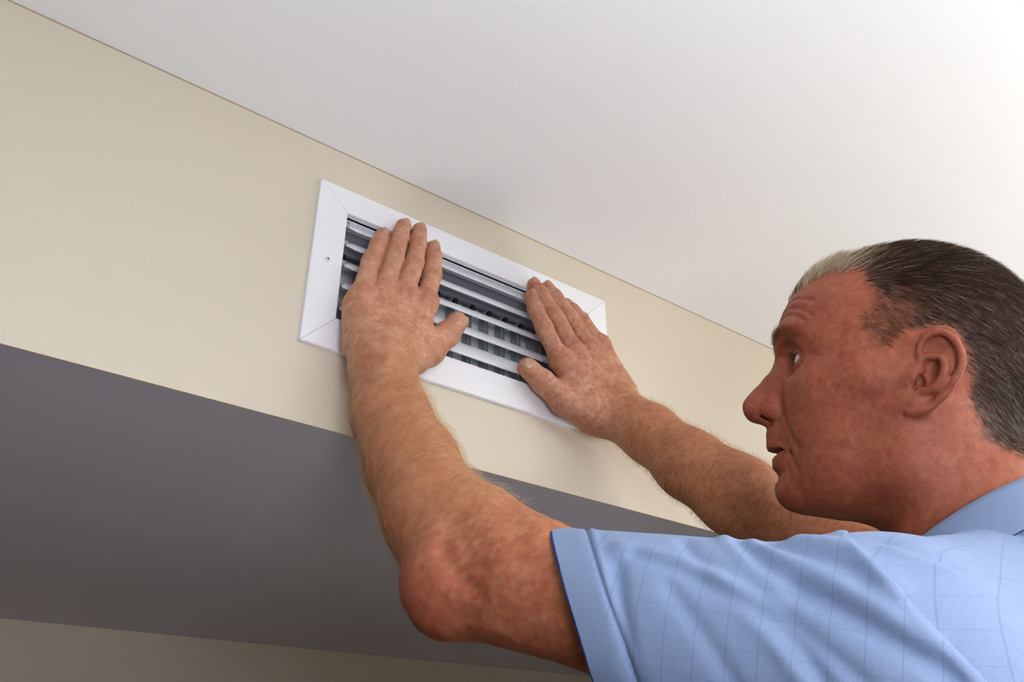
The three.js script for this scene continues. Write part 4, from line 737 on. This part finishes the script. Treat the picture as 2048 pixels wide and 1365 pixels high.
    const ls = []; for (let i = 0; i < 34; i++) { const az = -0.75 + 1.5 * i / 33, w = 1 - Math.min(1, Math.pow(Math.abs(az - 0.02) / 0.95, 2)), el = 0.05 + 0.36 * w, r = 0.0136, A = az + 0.0, dir = [Math.cos(el) * Math.cos(A), Math.sin(el), Math.cos(el) * Math.sin(A)], q = [0.0722 + dir[0] * r, 0.0130 + dir[1] * r, s * (0.0325 + dir[2] * r)], o = [dir[0] + 0.2, dir[1] * 0.3 + 0.15, s * dir[2]]; ls.push({ p: [q, V3.add(q, V3.mul(o, 0.004)), V3.add(q, V3.add(V3.mul(o, 0.0065), [0, 0.0018, 0]))].map(headToWorld), r: 0.00008, c: lin('#7a5a3c') }); }
    mesh('eyelashes', own(strands(ls)), hairMat, man);
  }
  // fair hair on the forearms and the backs of the hands
  const fl = []; const cand = [];
  for (let i = 0; i < nv; i += 1) { const p = [skin.pos[3 * i], skin.pos[3 * i + 1], skin.pos[3 * i + 2]]; if (p[2] > 0.30 || p[1] > 2.33 || V3.len(toHead(p)) < 0.17) continue; cand.push(i); }
  const segs = [armL, armR]; tries = 0;
  while (fl.length < 11000 && tries++ < 200000) {
    const i = cand[Math.floor(rnd() * cand.length)], p = [skin.pos[3 * i], skin.pos[3 * i + 1], skin.pos[3 * i + 2]], n = [skin.nor[3 * i], skin.nor[3 * i + 1], skin.nor[3 * i + 2]];
    const left = p[0] < 0.53, A = left ? armL : armR, ax = V3.norm(V3.sub(A[4], A[0])), t = V3.dot(V3.sub(p, A[0]), ax) / V3.len(V3.sub(A[4], A[0]));
    const dens = sstep(-0.30, 0.10, t) * (1 - sstep(0.62, 1.05, t)); if (rnd() > dens) continue;
    if (t < 0 && n[2] < 0.2) continue;
    const around = V3.cross(ax, n), d = tangent(V3.add(V3.mul(ax, -0.25 + (rnd() - 0.5) * 0.7), V3.add(V3.mul(around, (left ? -1 : 1) * (0.75 + 0.4 * (rnd() - 0.5))), [0, -0.25, 0])), n), L = (0.007 + 0.012 * rnd()) * (t < 0.05 ? 0.6 : 1), lf = 0.18 + 0.32 * rnd() * rnd();
    const d2 = tangent(V3.add(d, V3.mul(ax, (rnd() - 0.5) * 0.9)), n);
    const pts = [p, V3.add(p, V3.add(V3.mul(d, L * 0.38), V3.mul(n, L * 0.30 * lf * 2))), V3.add(p, V3.add(V3.add(V3.mul(d, L * 0.45), V3.mul(d2, L * 0.27)), V3.mul(n, L * 0.42 * lf * 2))), V3.add(p, V3.add(V3.add(V3.mul(d, L * 0.5), V3.mul(d2, L * 0.52)), V3.mul(n, L * 0.40 * lf * 2 - L * L * 2.5)))];
    const c = rnd() < 0.75 ? lin('#d0b080') : lin('#b08450'); fl.push({ p: pts, r: 0.00005 + 0.00003 * rnd(), c });
  }
  const ah = mesh('arm_hair', own(strands(fl)), hairMat, man); ah.userData.kind = 'stuff'; ah.userData.label = 'fine blond hair on the forearms';
}

// ---------------------------------------------------------------- trousers, shoes and the step stool he stands on (below the picture)
{
  const t = new Field();
  t.add(ell([0.668, 1.30, 0.475], [0.178, 0.150, 0.135]), 0.05); t.ops[0].f.soft = 0;
  for (const s of [-1, 1]) { t.add(schain([[0.668 + s * 0.085, 1.24, 0.475], [0.668 + s * 0.098, 0.90, 0.462], [0.668 + s * 0.105, 0.52, 0.485]], [0.098, 0.076, 0.062], 0.03), 0.03); }
  t.post = (d, x, y, z) => Math.max(d + 0.003 * noise.noise(x * 14, y * 7, z * 14), 0.455 - y);
  const m = meshField(t, [0.44, 0.44, 0.28], [0.90, 1.50, 0.70], 0.008, null);
  mesh('trousers', own(toGeometry(m)), new THREE.MeshStandardMaterial({ color: '#2c3244', roughness: 0.9 }), man);
  for (const s of [-1, 1]) {
    const f = new Field(), x = 0.668 + s * 0.105;
    f.add(ell([x + s * 0.006, 0.440, 0.395], [0.050, 0.045, 0.115]), 0.02).add(cap([x, 0.45, 0.51], [x, 0.475, 0.50], 0.046, 0.044), 0.03); f.ops[0].f.soft = 0;
    f.post = (d, X, Y) => Math.max(d, 0.4005 - Y);
    mesh('shoe', own(toGeometry(meshField(f, [x - 0.09, 0.38, 0.24], [x + 0.09, 0.56, 0.60], 0.006, null))), new THREE.MeshStandardMaterial({ color: '#33241b', roughness: 0.5 }), man);
  }
  const st = thing('step_stool', 'two-step wooden stool that the man in the polo shirt stands on', 'stool', [0.668, 0, 0.48]);
  const w = new THREE.MeshStandardMaterial({ color: '#8a6a48', roughness: 0.6 }), slab = (a, b, c, x, y, z) => new THREE.BoxGeometry(a, b, c).translate(x, y, z);
  mesh('tread', slab(0.46, 0.03, 0.32, 0, 0.385, -0.03), w, st); mesh('tread', slab(0.46, 0.03, 0.24, 0, 0.19, 0.24), w, st);
  for (const s of [-1, 1]) { mesh('leg', slab(0.03, 0.37, 0.30, s * 0.20, 0.185, -0.03), w, st); mesh('leg', slab(0.03, 0.175, 0.22, s * 0.20, 0.0875, 0.235), w, st); }
}


renderer.render(scene, camera);
